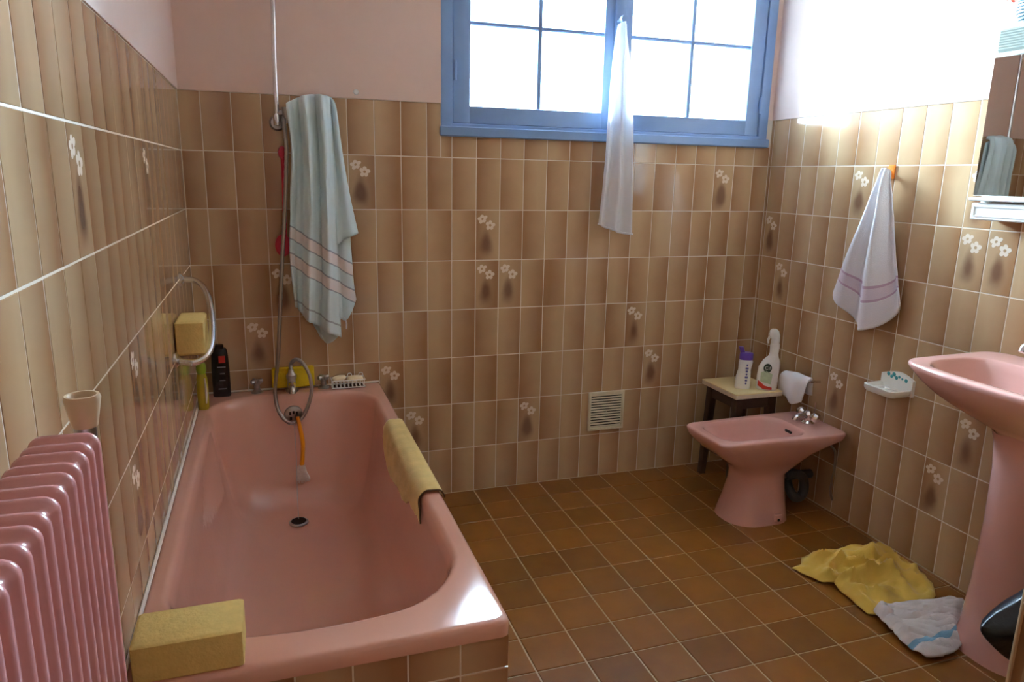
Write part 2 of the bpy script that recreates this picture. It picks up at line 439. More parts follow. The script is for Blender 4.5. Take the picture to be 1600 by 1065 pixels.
# back wall with the window opening
WX0, WX1, WZ0, WZ1 = 0.918, 2.402, 1.483, 2.34
CE = 2.52; YF = -5.0; T = 0.22
bw = MB()
bw.box((-T, 0.0008, 0), (W_ROOM+T, T, WZ0)); bw.box((-T, 0.0008, WZ0), (WX0, T, CE)); bw.box((WX1, 0.0008, WZ0), (W_ROOM+T, T, CE)); bw.box((WX0, 0.002, WZ1), (WX1, T, CE))
wall_back = bw.build('wall_back', M['grout'], None, False); tag(wall_back, kind='structure')
up = MB(); up.box((0, -0.004, TOP), (WX0, 0.003, CE)); up.box((WX1, -0.004, TOP), (W_ROOM, 0.003, CE)); up.box((WX0, -0.004, WZ1), (WX1, 0.003, CE))
up.build('plaster', M['paint'], wall_back, False)
DECO_B = {(5,6),(10,5),(10,4),(11,4),(17,3),(18,2),(21,6),(1,3),(2,4),(6,2),(7,1),(12,1)}
X0 = 0.0707
FLIPROW = {7: 1, 6: 1, 5: 0, 4: 0, 3: 0, 2: 0, 1: 0, 0: 0}
for r in range(8):
    for c in range(-1, 24):
        a, b = X0+c*TP, X0+(c+1)*TP
        a, b = max(a, 0.0), min(b, W_ROOM)
        z0, z1 = r*TH, (r+1)*TH
        if z1 > WZ0:
            if a >= WX0-0.01 and r == 7:
                z1 = WZ0
            elif r == 7 and b > WX0: b = WX0
        if b-a < 0.012: continue
        if r == 7 and abs(b-WX0) < 1e-6: tile(X0+(c+1)*TP-WX0-GAP, WZ0-z0-GAP, wall_back, ((WX0+X0+(c+1)*TP)/2, 0, (z0+WZ0)/2), 0)
        fl = FLIPROW[r] if random.random() < 0.72 else 1-FLIPROW[r]
        tile(b-a-GAP, z1-z0-GAP, wall_back, ((a+b)/2, 0, (z0+z1)/2), 0, (c, r) in DECO_B, fl)
# left wall
lw = MB(); lw.box((-T, YF-T, 0), (-0.0008, 0.0, CE)); wall_left = lw.build('wall_left', M['grout'], None, False); tag(wall_left, kind='structure')
box_obj('plaster', (-0.003, YF, TOP), (0.004, -0.004, CE), M['paint'], wall_left, 0, False)
box_obj('tile_panel', (-0.003, YF, 0), (0.0, -31*TP, TOP), M['tilepaint'], wall_left, 0, False)
DECO_L = {(15,6),(8,6),(12,4),(13,3)}
for r in range(8):
    for c in range(31):
        fl = 1 if random.random() < 0.75 else 0
        tile(TP-GAP, TH-GAP, wall_left, (0, -(c+0.5)*TP, (r+0.5)*TH), PI/2, (c, r) in DECO_L, fl)
# right wall
rw = MB(); rw.box((W_ROOM+0.0008, YF-T, 0), (W_ROOM+T, 0.0, CE)); wall_right = rw.build('wall_right', M['grout'], None, False); tag(wall_right, kind='structure')
box_obj('plaster', (W_ROOM-0.004, YF, TOP), (W_ROOM+0.003, -0.004, CE), M['paint'], wall_right, 0, False)
box_obj('tile_panel', (W_ROOM, YF, 0), (W_ROOM+0.003, -0.018-28*0.0997, TOP), M['tilepaint'], wall_right, 0, False)
DECO_R = {(5,6),(0,5),(10,6),(10,5),(11,5),(1,4),(5,2),(11,2),(10,1)}
RP = 0.0997
for r in range(8):
    for c in range(-1, 28):
        a, b = 0.018+c*RP, 0.018+(c+1)*RP
        a = max(a, 0)
        fl = 0 if random.random() < 0.88 else 1
        tile(b-a-GAP, TH-GAP, wall_right, (W_ROOM, -(a+b)/2, (r+0.5)*TH), -PI/2, (c, r) in DECO_R, fl)
# unseen wall behind the camera with a door, set back and dark to cut bounce
fw = MB(); fw.box((-T, YF-T, 0), (1.05, YF, CE)); fw.box((1.87, YF-T, 0), (W_ROOM+T, YF, CE)); fw.box((1.05, YF-T, 2.06), (1.87, YF, CE))
tag(fw.build('wall_front', M['brownwood'], None, False), kind='structure')
dr = thing('door_1', (1.46, YF, 0), None, None); tag(dr, kind='structure')
box_obj('door_leaf', (1.09, YF-0.10, 0.005), (1.83, YF-0.06, 2.02), M['brownwood'], dr, 0.003)
for a, b in (((1.05, YF-0.12, 0), (1.09, YF+0.01, 2.06)), ((1.83, YF-0.12, 0), (1.87, YF+0.01, 2.06)), ((1.05, YF-0.12, 2.02), (1.87, YF+0.01, 2.06))):
    box_obj('door_frame', a, b, M['palewood'], dr, 0.002)
MB().tube([(1.14, YF-0.06, 1.02), (1.14, YF-0.005, 1.02), (1.25, YF-0.005, 1.02)], 0.009).build('door_handle', M['chrome'], dr)
tag(box_obj('ceiling', (-T, YF-T, CE), (W_ROOM+T, T, CE+0.15), M['ceil'], None, 0, False), kind='structure')
# floor
floor = box_obj('floor', (-T, YF-T, -0.15), (W_ROOM+T, T, -0.003), M['fgrout'], None, 0, False); tag(floor, kind='structure')
FP = 0.15; _fm = {}
def ftile(x0, x1, y0, y1):
    w, d = x1-x0, y1-y0; key = (round(w, 3), round(d, 3))
    if key not in _fm:
        c = 0.0015; b = MB()
        def q(i, z): return [(-w/2+i,-d/2+i,z),(w/2-i,-d/2+i,z),(w/2-i,d/2-i,z),(-w/2+i,d/2-i,z)]
        b.loft([q(0, -0.006), q(0, -c), q(c, 0)], False, True)
        me = bpy.data.meshes.new('floor_tile'); me.from_pydata(b.v, [], b.f); me.update(); me.materials.append(M['floor']); _fm[key] = me
    o = bpy.data.objects.new('floor_tile', _fm[key]); COL.objects.link(o); attach(o, floor)
    o.location = ((x0+x1)/2, (y0+y1)/2, 0)
    o.rotation_euler = (random.gauss(0, .0015), random.gauss(0, .0015), random.choice((0, 0, 0)))
FG = 0.005
ys = [0.0, -0.138]
while ys[-1] > -3.1: ys.append(ys[-1]-FP)
xs = [0.0, 0.16, 0.31, 0.46, 0.61]
while xs[-1] < W_ROOM: xs.append(xs[-1]+0.1503)
xs[-1] = W_ROOM
for i in range(len(xs)-1):
    for j in range(len(ys)-1):
        if xs[i+1] < 0.66 and ys[j+1] > -1.6: continue
        if xs[i+1]-xs[i] < 0.01 or ys[j]-ys[j+1] < 0.01: continue
        ftile(xs[i]+FG/2, xs[i+1]-FG/2, ys[j+1]+FG/2, ys[j]-FG/2)
tag(box_obj('ground', (-14, 0.3, -0.7), (16, 26, -0.55), M['ground'], None, 0, False), 'gravel ground outside below the window', 'ground', kind='structure')  # unseen from the room, added to dim sky light from below

# ------------------------------------------------------------------ window
win = thing('window_1', (1.66, 0.03, WZ0), 'glare-blue two-casement window with small panes', 'window'); tag(win, kind='structure')
F = MB()
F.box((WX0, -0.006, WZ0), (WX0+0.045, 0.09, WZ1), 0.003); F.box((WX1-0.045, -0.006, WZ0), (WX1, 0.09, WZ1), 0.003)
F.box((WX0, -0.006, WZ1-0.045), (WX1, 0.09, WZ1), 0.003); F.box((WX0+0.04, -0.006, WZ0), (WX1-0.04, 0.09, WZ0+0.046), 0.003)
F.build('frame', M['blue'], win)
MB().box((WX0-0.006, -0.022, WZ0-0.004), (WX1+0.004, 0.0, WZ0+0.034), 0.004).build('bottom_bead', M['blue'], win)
PZ = [1.595, 1.888, 1.904, 2.20, 2.216, 2.27]
def casement(xa, xb, px):
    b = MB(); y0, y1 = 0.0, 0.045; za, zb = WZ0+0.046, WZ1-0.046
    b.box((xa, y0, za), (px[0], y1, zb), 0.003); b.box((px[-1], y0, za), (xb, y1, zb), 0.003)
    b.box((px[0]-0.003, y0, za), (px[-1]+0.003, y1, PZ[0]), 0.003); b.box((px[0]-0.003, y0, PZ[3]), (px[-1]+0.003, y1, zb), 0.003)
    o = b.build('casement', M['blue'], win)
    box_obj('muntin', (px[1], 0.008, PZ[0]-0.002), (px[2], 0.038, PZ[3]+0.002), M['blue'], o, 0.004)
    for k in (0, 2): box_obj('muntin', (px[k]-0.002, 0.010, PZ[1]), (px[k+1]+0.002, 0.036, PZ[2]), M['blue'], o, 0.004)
    for k in (0, 2):
        for z0, z1 in ((PZ[0], PZ[1]), (PZ[2], PZ[3])):
            box_obj('pane', (px[k]-0.004, 0.021, z0-0.004), (px[k+1]+0.004, 0.025, z1+0.004), M['glass'], o, 0, False)
    return o
c1 = casement(WX0+0.048, 1.655, [1.034, 1.309, 1.327, 1.590])
c2 = casement(1.657, WX1-0.048, [1.712, 1.992, 2.010, 2.288])
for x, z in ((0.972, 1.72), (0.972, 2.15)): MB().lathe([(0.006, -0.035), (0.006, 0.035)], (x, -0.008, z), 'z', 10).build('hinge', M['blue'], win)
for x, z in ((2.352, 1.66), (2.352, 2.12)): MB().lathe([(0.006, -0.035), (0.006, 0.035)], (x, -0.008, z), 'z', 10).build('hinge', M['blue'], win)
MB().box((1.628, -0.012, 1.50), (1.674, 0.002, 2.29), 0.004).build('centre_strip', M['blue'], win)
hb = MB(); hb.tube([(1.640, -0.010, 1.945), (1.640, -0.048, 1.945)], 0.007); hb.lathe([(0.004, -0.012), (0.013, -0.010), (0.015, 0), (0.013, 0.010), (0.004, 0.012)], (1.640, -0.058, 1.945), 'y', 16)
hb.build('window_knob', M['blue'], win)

# ------------------------------------------------------------------ bath
tub = thing('bathtub', (0.333, -0.835, 0), 'pink enamel bathtub built in along the left wall', 'bathtub')
TX, TY, TZ = 0.665, -1.668, 0.520
def near_bulge(b0):
    def f(x, y):
        u = (x-0.33)/0.29; w = max(0.0, min(1.0, (-y-1.1)/0.4))
        return (x, y+b0*u*u*w)
    return f
NE, NC = 10, 8
L_ = []
for inset, z, r in ((0.0, 0.486, 0.02), (0.0, 0.510, 0.02), (0.003, 0.517, 0.02), (0.009, 0.520, 0.02), (0.013, 0.5203, 0.02)):
    L_.append(rrect(0.003+inset, TX-inset, TY+inset, -0.003-inset, r, z, NE, NC))
INN = [  # z, xl, xr, ynear, yfar, radius
 (0.5203, 0.030, 0.630, -1.596, -0.072, 0.165), (0.520, 0.034, 0.626, -1.591, -0.076, 0.162), (0.517, 0.040, 0.620, -1.585, -0.083, 0.158), (0.508, 0.046, 0.614, -1.578, -0.091, 0.155),
 (0.480, 0.053, 0.609, -1.568, -0.099, 0.15), (0.40, 0.063, 0.600, -1.535, -0.115, 0.14), (0.30, 0.080, 0.585, -1.475, -0.138, 0.125),
 (0.21, 0.102, 0.564, -1.40, -0.165, 0.12), (0.155, 0.125, 0.541, -1.34, -0.19, 0.115), (0.125, 0.155, 0.511, -1.29, -0.225, 0.10),
 (0.113, 0.195, 0.471, -1.24, -0.265, 0.08), (0.108, 0.26, 0.40, -1.1, -0.36, 0.04)]
for z, xl, xr, yn, yf, r in INN: L_.append(rrect(xl, xr, yn, yf, r, z, NE, NC, near_bulge(0.048 if z > 0.3 else 0.035)))
MB().loft(L_, False, True).build('basin', M['pink'], tub, True, 50)
MB().lathe([(0.001,0.0),(0.030, 0.0), (0.034, -0.003), (0.034, -0.006)], (0.32, -0.325, 0.1175), 'z', 24).build('drain', M['dullchrome'], tub)
MB().lathe([(0.001,0.0),(0.026, 0.0), (0.026, -0.003)], (0.32, -0.325, 0.1190), 'z', 24).build('plug', M['dark'], tub)
ov = MB(); ov.lathe([(0.001, -0.010), (0.026, -0.009), (0.033, -0.005), (0.034, 0.004)], (0.325, -0.112, 0.447), 'y', 28)
ovo = ov.build('overflow_plate', M['dullchrome'], tub)
for dx, dz in ((-0.012, 0.008), (0.012, 0.008), (0, 0.011), (-0.010, -0.012), (0.010, -0.012)):
    box_obj('slot', (0.325+dx-0.0035, -0.1235, 0.447+dz-0.006), (0.325+dx+0.0035, -0.1205, 0.447+dz+0.006), M['dark'], ovo, 0, False)
MB().tube([(0.325, -0.125, 0.425), (0.326, -0.165, 0.30), (0.322, -0.215, 0.18), (0.321, -0.27, 0.128), (0.32, -0.318, 0.122)], 0.0012, 5, 6).build('plug_chain', M['dullchrome'], tub)
MB().tube([(0.004, -0.003, 0.522), (0.004, -1.66, 0.522)], 0.0042, 6).build('seal', M['caulk'], tub)
MB().tube([(0.004, -0.004, 0.522), (0.66, -0.004, 0.522)], 0.0038, 6).build('seal', M['caulk'], tub)
# tiled apron under the rim
apron = MB().box((0.0, -1.6597, 0), (0.655, -1.63, 0.484)).build('wall_bath_end', M['grout'], None, False); tag(apron, kind='structure')
apron_side = MB().box((0.635, -1.63, 0), (0.6592, 0.0, 0.484)).build('wall_bath_side', M['grout'], None, False); tag(apron_side, kind='structure')
for k in range(7):
    a = 0.671-(k+1)*TP+0.0; b = a+TP
    a = max(a-0.004, 0); b = min(b-0.004, 0.664)
    if b-a < 0.02: continue
    for z0, z1 in ((0.414, 0.485), (0.214, 0.414), (0.014, 0.214)):
        tile(b-a-GAP, z1-z0-GAP, apron, ((a+b)/2, -1.6605, (z0+z1)/2), 0, False, int(random.random() < 0.3))
for k in range(17):
    a, b = -1.654+k*TP, -1.654+(k+1)*TP
    if b > -0.004: b = -0.004
    if b-a < 0.01: continue
    for z0, z1 in ((0.414, 0.485), (0.214, 0.414), (0.014, 0.214)):
        tile(b-a-GAP, z1-z0-GAP, apron_side, (0.660, (a+b)/2, (z0+z1)/2), PI/2, False, int(random.random() < 0.3))

# bath taps
tp = thing('bath_taps', (0.325, -0.04, TZ), 'chrome bath spout and two cross-head taps on far rim', 'tap')
for x, y in ((0.200, -0.034), (0.443, -0.034)):
    b = MB(); b.lathe([(0.001, 0), (0.022, 0), (0.022, 0.004), (0.011, 0.012), (0.010, 0.028), (0.013, 0.034)], (x, y, TZ), 'z', 18)
    tv = b.build('tap_valve', M['dullchrome'], tp)
    h = MB(); h.lathe([(0.001, 0), (0.012, 0), (0.014, 0.006), (0.010, 0.016), (0.001, 0.018)], (x, y, TZ+0.034), 'z', 16)
    for a in range(4):
        d = Vector((math.cos(a*PI/2+0.5), math.sin(a*PI/2+0.5), 0)); c0 = Vector((x, y, TZ+0.043))
        h.tube([c0, c0+d*0.022], [0.006, 0.007, 0.008], 8)
    h.build('tap_handle', M['dullchrome'], tv)
b = MB(); b.lathe([(0.001, 0), (0.024, 0), (0.024, 0.005), (0.016, 0.012), (0.016, 0.045), (0.019, 0.050), (0.019, 0.064), (0.012, 0.072), (0.009, 0.085), (0.001, 0.086)], (0.325, -0.046, TZ), 'z', 20)
b.build('tap_body', M['dullchrome'], tp)
MB().tube([(0.325, -0.050, TZ+0.030), (0.326, -0.085, TZ+0.031), (0.326, -0.105, TZ+0.022), (0.326, -0.110, TZ+0.008)], [0.013, 0.013, 0.012, 0.013], 14, 5).build('spout', M['chrome'], tp)
# shower riser, hose
sh = thing('shower_riser', (0.322, -0.03, 1.50), 'chrome shower pipe on the back wall with wall bracket', 'shower pipe')
MB().tube([(0.330, -0.052, 2.30), (0.326, -0.052, 1.92), (0.321, -0.050, 1.70), (0.321, -0.050, 1.52)], 0.0085, 14, 5).build('pipe', M['chrome'], sh)
b = MB(); b.lathe([(0.001, -0.012), (0.022, -0.010), (0.028, -0.004), (0.028, 0.0)], (0.322, 0.0, 1.503), 'y', 20); b.tube([(0.322, -0.008, 1.503), (0.322, -0.05, 1.503)], 0.012, 14)
b.build('wall_flange', M['dullchrome'], sh)
MB().lathe([(0.001, -0.018), (0.013, -0.016), (0.014, 0.014), (0.010, 0.022), (0.009, 0.024)], (0.321, -0.050, 1.507), 'z', 16).build('elbow', M['chrome'], sh)
b = MB(); b.tube([(0.325, -0.05, 1.530), (0.352, -0.055, 1.538)], 0.010, 12); b.tube([(0.352, -0.060, 1.50), (0.352, -0.055, 1.552)], [0.010, 0.015, 0.017], 14)
b.build('handset_holder', M['dullchrome'], sh)
HP = [(0.343, -0.070, 1.515), (0.344, -0.085, 1.46), (0.345, -0.09, 1.395), (0.330, -0.095, 1.20), (0.314, -0.10, 1.039), (0.297, -0.10, 0.85), (0.280, -0.10, 0.663), (0.264, -0.105, 0.545),
      (0.272, -0.118, 0.470), (0.300, -0.138, 0.430), (0.330, -0.140, 0.425), (0.362, -0.132, 0.450), (0.392, -0.112, 0.520), (0.390, -0.105, 0.59), (0.366, -0.09, 0.640), (0.342, -0.07, 0.648), (0.325, -0.050, 0.625), (0.325, -0.046, 0.603)]
hose = MB().tube(HP, 0.0068, 10, 14); 
# the hose is wound metal: ribs from a slight alternating radius
n = 10; rings = len(hose.v)//n
for i in range(rings):
    c = sum((Vector(hose.v[i*n+j]) for j in range(n)), Vector())/n
    k = 1.0+(0.10 if i % 2 else -0.06)
    for j in range(n): hose.v[i*n+j] = tuple(c+(Vector(hose.v[i*n+j])-c)*k)
ho = hose.build('shower_hose', M['dullchrome']); tag(ho, 'ribbed metal shower hose hanging down and looping over the bath spout', 'hose')

# red back brush behind the hose
rb = thing('back_brush', (0.330, -0.02, 1.04), 'red long-handled bath brush hanging behind the shower hose', 'brush')
MB().tube([(0.334, -0.016, 1.40), (0.334, -0.016, 1.30), (0.328, -0.016, 1.10)], [0.008, 0.0075, 0.008], 10, 4).build('handle', M['red'], rb)
MB().lathe([(0.001, -0.010), (0.014, -0.008), (0.016, 0), (0.014, 0.008), (0.001, 0.010)], (0.334, -0.016, 1.400), 'y', 20, True, 1.0, 1.5).build('handle_end', M['red'], rb)
MB().lathe([(0.001, -0.013), (0.022, -0.012), (0.028, -0.004), (0.028, 0.004), (0.022, 0.010), (0.001, 0.011)], (0.320, -0.018, 1.070), 'y', 24, True, 1.0, 1.45).build('brush_head', M['red'], rb)

# ------------------------------------------------------------------ towels
hk = thing('towel_hook', (0.43, 0, 1.56), 'chrome towel hook under the pale blue towel', 'hook')
MB().tube([(0.43, 0.0, 1.55), (0.43, -0.035, 1.55), (0.43, -0.06, 1.565)], 0.007, 10, 4).build('hook_arm', M['chrome'], hk)
MB().tube([(0.375, -0.062, 1.567), (0.40, -0.062, 1.578), (0.43, -0.062, 1.582), (0.47, -0.062, 1.582), (0.495, -0.062, 1.575)], 0.008, 10, 4).build('hook_bar', M['chrome'], hk)
Y = -0.085
def fold_main(u, v, p):
    a = min(1, v*4); w = math.sin(u*PI*5.2+0.6+1.2*v); d = 0.022*math.copysign(abs(w)**0.7, w)+0.009*math.sin(u*PI*11+2*v)
    return (0, -d*a-0.004*noise.noise(p*18), 0)
bt = patch([[(0.356,-0.04,1.566),(0.40,-0.045,1.584),(0.45,-0.05,1.594),(0.492,-0.05,1.592)],
            [(0.354,-0.09,1.545),(0.40,-0.10,1.570),(0.45,-0.105,1.580),(0.500,-0.10,1.572)],
            [(0.362,-0.09,1.40),(0.41,-0.10,1.41),(0.46,-0.105,1.41),(0.505,-0.10,1.41)],
            [(0.349,-0.085,1.22),(0.41,-0.10,1.22),(0.46,-0.105,1.22),(0.508,-0.095,1.22)],
            [(0.341,-0.08,1.037),(0.40,-0.10,1.02),(0.46,-0.105,0.99),(0.508,-0.095,0.97)],
            [(0.352,-0.08,0.855),(0.39,-0.10,0.805),(0.45,-0.105,0.765),(0.512,-0.095,0.725)]], 44, 60, fold_main)
def fold_b(u, v, p):
    d = 0.010*math.sin(u*PI*3+0.4+v)
    return (0, -d*min(1, v*4)-0.003*noise.noise(p*18), 0)
flap = patch([[(0.485,-0.045,1.594),(0.50,-0.045,1.594),(0.513,-0.045,1.582)],
              [(0.488,-0.085,1.575),(0.505,-0.085,1.570),(0.520,-0.08,1.555)],
              [(0.497,-0.08,1.40),(0.516,-0.085,1.40),(0.536,-0.08,1.41)],
              [(0.505,-0.07,1.22),(0.532,-0.085,1.23),(0.560,-0.075,1.25)],
              [(0.508,-0.07,1.075),(0.545,-0.085,1.10),(0.586,-0.075,1.116)]], 16, 40, fold_b)
under = patch([[(0.455,-0.045,1.56),(0.48,-0.045,1.57),(0.508,-0.045,1.56)],
               [(0.465,-0.05,1.30),(0.50,-0.05,1.30),(0.535,-0.045,1.30)],
               [(0.485,-0.05,1.08),(0.52,-0.06,1.08),(0.558,-0.05,1.09)],
               [(0.500,-0.055,0.95),(0.53,-0.065,0.94),(0.566,-0.055,0.93)],
               [(0.510,-0.055,0.80),(0.535,-0.065,0.79),(0.574,-0.055,0.865)]], 16, 36, fold_b)
tip = patch([[(0.38,-0.05,1.05),(0.43,-0.055,1.05),(0.49,-0.055,1.05)],
             [(0.385,-0.055,0.90),(0.43,-0.06,0.90),(0.495,-0.06,0.90)],
             [(0.405,-0.055,0.80),(0.445,-0.06,0.78),(0.50,-0.06,0.77)],
             [(0.435,-0.055,0.735),(0.462,-0.06,0.702),(0.505,-0.06,0.728)]], 12, 20, fold_b)
for p_ in (flap, under, tip): bt.add(p_.v, p_.f)
towel = bt.build('bath_towel', M['bluetowel'], None, True, 80)
add_uv(towel, lambda co, i: (co.x*4, co.z+0.67*co.x-1.0-0.004))
thicken(towel, 0.006); tag(towel, 'pale blue striped bath towel hanging beside the shower hose', 'towel')
# loop at the towel corner
MB().tube([(0.53, -0.062, 0.80), (0.535, -0.064, 0.775), (0.534, -0.064, 0.755)], 0.003, 6).build('hanging_loop', M['wintowel'], towel)

# window towel
def fold_w(u, v, p): return (0, -(0.006+0.016*v)*math.sin(u*PI*4.5+0.5)*1.0-0.003*noise.noise(p*14), 0)
wt = patch([[(1.617,-0.052,1.922),(1.630,-0.070,1.932),(1.646,-0.070,1.934),(1.655,-0.052,1.926)],
            [(1.606,-0.055,1.86),(1.625,-0.075,1.86),(1.645,-0.075,1.86),(1.662,-0.055,1.86)],
            [(1.594,-0.055,1.72),(1.625,-0.070,1.72),(1.650,-0.070,1.72),(1.686,-0.055,1.72)],
            [(1.588,-0.055,1.50),(1.625,-0.065,1.50),(1.66,-0.065,1.50),(1.706,-0.055,1.50)],
            [(1.580,-0.055,1.30),(1.62,-0.065,1.30),(1.67,-0.065,1.29),(1.714,-0.055,1.29)],
            [(1.567,-0.055,1.145),(1.61,-0.065,1.13),(1.66,-0.065,1.112),(1.722,-0.055,1.103)]], 32, 50, fold_w)
o = wt.build('hand_towel', M['wintowel'], None, True, 80)
tag(o, 'narrow white towel hanging from the window knob', 'towel')
hem = MB(); hem.tube([Vector(wt.v[50*33+i]) + Vector((0, -0.001, 0.004)) for i in range(33)], 0.0042, 6); hem.build('hem', M['wintowel'], o)

# white towel with the purple band on the right wall
RX = W_ROOM
hook = thing('wall_hook', (RX, -0.70, 1.37), 'small orange hook holding the white towel on right wall', 'hook')
MB().box((RX-0.006, -0.716, 1.352), (RX, -0.686, 1.402), 0.002).build('hook_plate', M['orange'], hook)
MB().tube([(RX-0.004, -0.701, 1.375), (RX-0.030, -0.703, 1.365), (RX-0.040, -0.705, 1.374), (RX-0.042, -0.705, 1.388)], 0.006, 8, 4).build('hook_prong', M['orange'], hook)
def fold_r(u, v, p):
    return (-(0.004+0.020*min(1, v*1.2))*math.sin(u*PI*4.2-0.6)-0.003*noise.noise(p*16), 0, 0)
pt = patch([[(RX-0.045,-0.700,1.385),(RX-0.052,-0.710,1.390),(RX-0.052,-0.718,1.390),(RX-0.046,-0.728,1.386),(RX-0.045,-0.734,1.380)],
            [(RX-0.040,-0.680,1.32),(RX-0.060,-0.697,1.32),(RX-0.062,-0.715,1.32),(RX-0.060,-0.733,1.32),(RX-0.045,-0.747,1.32)],
            [(RX-0.035,-0.642,1.23),(RX-0.060,-0.678,1.22),(RX-0.062,-0.709,1.21),(RX-0.060,-0.741,1.21),(RX-0.040,-0.768,1.22)],
            [(RX-0.035,-0.575,1.07),(RX-0.055,-0.632,1.05),(RX-0.060,-0.69,1.03),(RX-0.055,-0.75,1.03),(RX-0.035,-0.804,1.06)],
            [(RX-0.035,-0.518,0.925),(RX-0.050,-0.605,0.86),(RX-0.055,-0.685,0.80),(RX-0.050,-0.765,0.815),(RX-0.035,-0.848,0.905)],
            ], 40, 56, fold_r)
o = pt.build('hand_towel', M['pinktowel'], None, True, 80); sheet_uv(o, 40, 56); thicken(o, 0.006)
tag(o, 'white towel with purple border hanging from the orange hook', 'towel')

# ------------------------------------------------------------------ things on the bath
def sponge_block(name, lo, hi, m, label, rz=0, top=None):
    c = Vector(((lo[0]+hi[0])/2, (lo[1]+hi[1])/2, lo[2]))
    b = MB(); b.box((lo[0]-c.x, lo[1]-c.y, 0), (hi[0]-c.x, hi[1]-c.y, hi[2]-lo[2]), 0.004)
    o = b.build(name, m, None, True, 40, (0,0,0)); o.location = c; o.rotation_euler.z = rz
    return tag(o, label, 'sponge')
sp = sponge_block('sponge', (0.022, -1.662, TZ), (0.192, -1.562, TZ+0.070), M['sponge'], 'large yellow sponge block on the near corner of the bath', 0.0)
sponge_block('sponge', (0.255, -0.0245, TZ+0.006), (0.411, -0.004, TZ+0.086), M['brightsponge'], 'flat bright yellow sponge propped against tiles behind bath spout', 0.0)
# grab handle with a sponge tucked behind it
gh = thing('grab_handle', (0, -0.46, 0.90), 'chrome curved grab handle on the left wall above the bath', 'handle')
GP = [(0.0, -0.338, 0.996), (0.042, -0.350, 0.994), (0.075, -0.400, 0.972), (0.092, -0.470, 0.925), (0.097, -0.540, 0.870), (0.090, -0.600, 0.822), (0.060, -0.630, 0.800), (0.025, -0.630, 0.800), (0.0, -0.615, 0.806)]
MB().tube(GP, 0.0095, 14, 8).build('bar', M['chrome'], gh)
for p in (GP[0], GP[-1]): MB().lathe([(0.024, 0.0), (0.024, 0.003), (0.016, 0.010), (0.010, 0.012)], (0.0, p[1], p[2]), 'x', 18).build('rosette', M['chrome'], gh)
b = MB(); b.box((-0.038, -0.075, 0), (0.038, 0.075, 0.10), 0.006); o = b.build('sponge', M['sponge'], None, True, 40, (0,0,0))
o.location = (0.042, -0.545, 0.815); o.rotation_euler = (0.0, 0.0, 0.0); tag(o, 'yellow sponge tucked into the chrome grab handle', 'sponge')

# shampoo bottles in the far corner
sb = thing('shower_gel_bottle', (0.078, -0.046, TZ), 'black shower gel bottle with red label in bath corner', 'bottle')
prof = [(0.030, 0.016, 0), (0.031, 0.018, 0.006), (0.031, 0.018, 0.10), (0.029, 0.018, 0.15), (0.027, 0.017, 0.172), (0.022, 0.014, 0.182)]
def oval(cx, cy, rx, ry, z, n=28, e=3.0):
    out = []
    for i in range(n):
        a = 2*PI*i/n; c, s = math.cos(a), math.sin(a)
        out.append((cx+rx*math.copysign(abs(c)**(2/e), c), cy+ry*math.copysign(abs(s)**(2/e), s), z))
    return out
MB().loft([oval(0.078, -0.046, a, b_, TZ+h) for a, b_, h in prof], True, True).build('bottle_body', M['black'], sb)
MB().loft([oval(0.070, -0.046, a, b_, TZ+0.182+h) for a, b_, h in ((0.024, 0.014, 0), (0.024, 0.014, 0.012), (0.020, 0.012, 0.014))], True, True).build('cap', M['black'], sb)
box_obj('red_label', (0.075, -0.0655, TZ+0.130), (0.097, -0.0635, TZ+0.156), M['redprint'], sb)
for z, w in ((0.112, 0.018), (0.088, 0.010), (0.062, 0.012), (0.030, 0.018)):
    box_obj('label_line', (0.086-w, -0.0655, TZ+z), (0.086+w*0.6, -0.064, TZ+z+0.004), M['greyprint'], sb, 0, False)
gb = thing('shampoo_bottle', (0.0255, -0.19, TZ), 'slim yellow-green bottle with lime cap beside black bottle', 'bottle')
MB().loft([oval(0.0255, -0.19, a, a*0.95, TZ+h, 24, 2.2) for a, h in ((0.016, 0), (0.018, 0.008), (0.019, 0.06), (0.018, 0.11), (0.014, 0.128))], True, True).build('bottle_body', M['yellowgel'], gb)
MB().lathe([(0.001, 0), (0.013, 0), (0.0165, 0.010), (0.0165, 0.028), (0.013, 0.038), (0.001, 0.041)], (0.0255, -0.19, TZ+0.128), 'z', 20).build('cap', M['green'], gb)
MB().tube([(0.036, -0.2075, TZ+0.025), (0.038, -0.208, TZ+0.06), (0.036, -0.207, TZ+0.115)], [0.002, 0.004, 0.002], 8, 4).build('white_label', M['whitelabel'], gb)

# wire soap basket
bk = thing('soap_basket', (0.535, -0.048, TZ), 'small white wire soap basket on the far rim of the bath', 'basket')
bx0, bx1, by0, by1, bz0, bz1 = 0.472, 0.598, -0.075, -0.018, TZ+0.006, TZ+0.034
for z in (bz0, bz1): MB().tube([(bx0,by0,z),(bx1,by0,z),(bx1,by1,z),(bx0,by1,z)], 0.0026, 6, 0, False, True).build('rim_wire', M['white'], bk)
for k in range(9):
    x = bx0+0.004+(bx1-bx0-0.008)*k/8
    MB().tube([(x,by0,bz1),(x,by0,bz0),(x,by1,bz0),(x,by1,bz1)], 0.0022, 5).build('wire', M['white'], bk)
for x in (0.545, 0.588): MB().tube([(x-0.008,by1,bz1),(x-0.006,by1,bz1+0.012),(x+0.006,by1,bz1+0.012),(x+0.008,by1,bz1)], 0.0016, 5, 4).build('loop', M['white'], bk)
MB().box((bx0+0.004, by0+0.004, TZ+0.001), (bx1-0.004, by1-0.004, TZ+0.006), 0.001).build('tray', M['black'], bk)
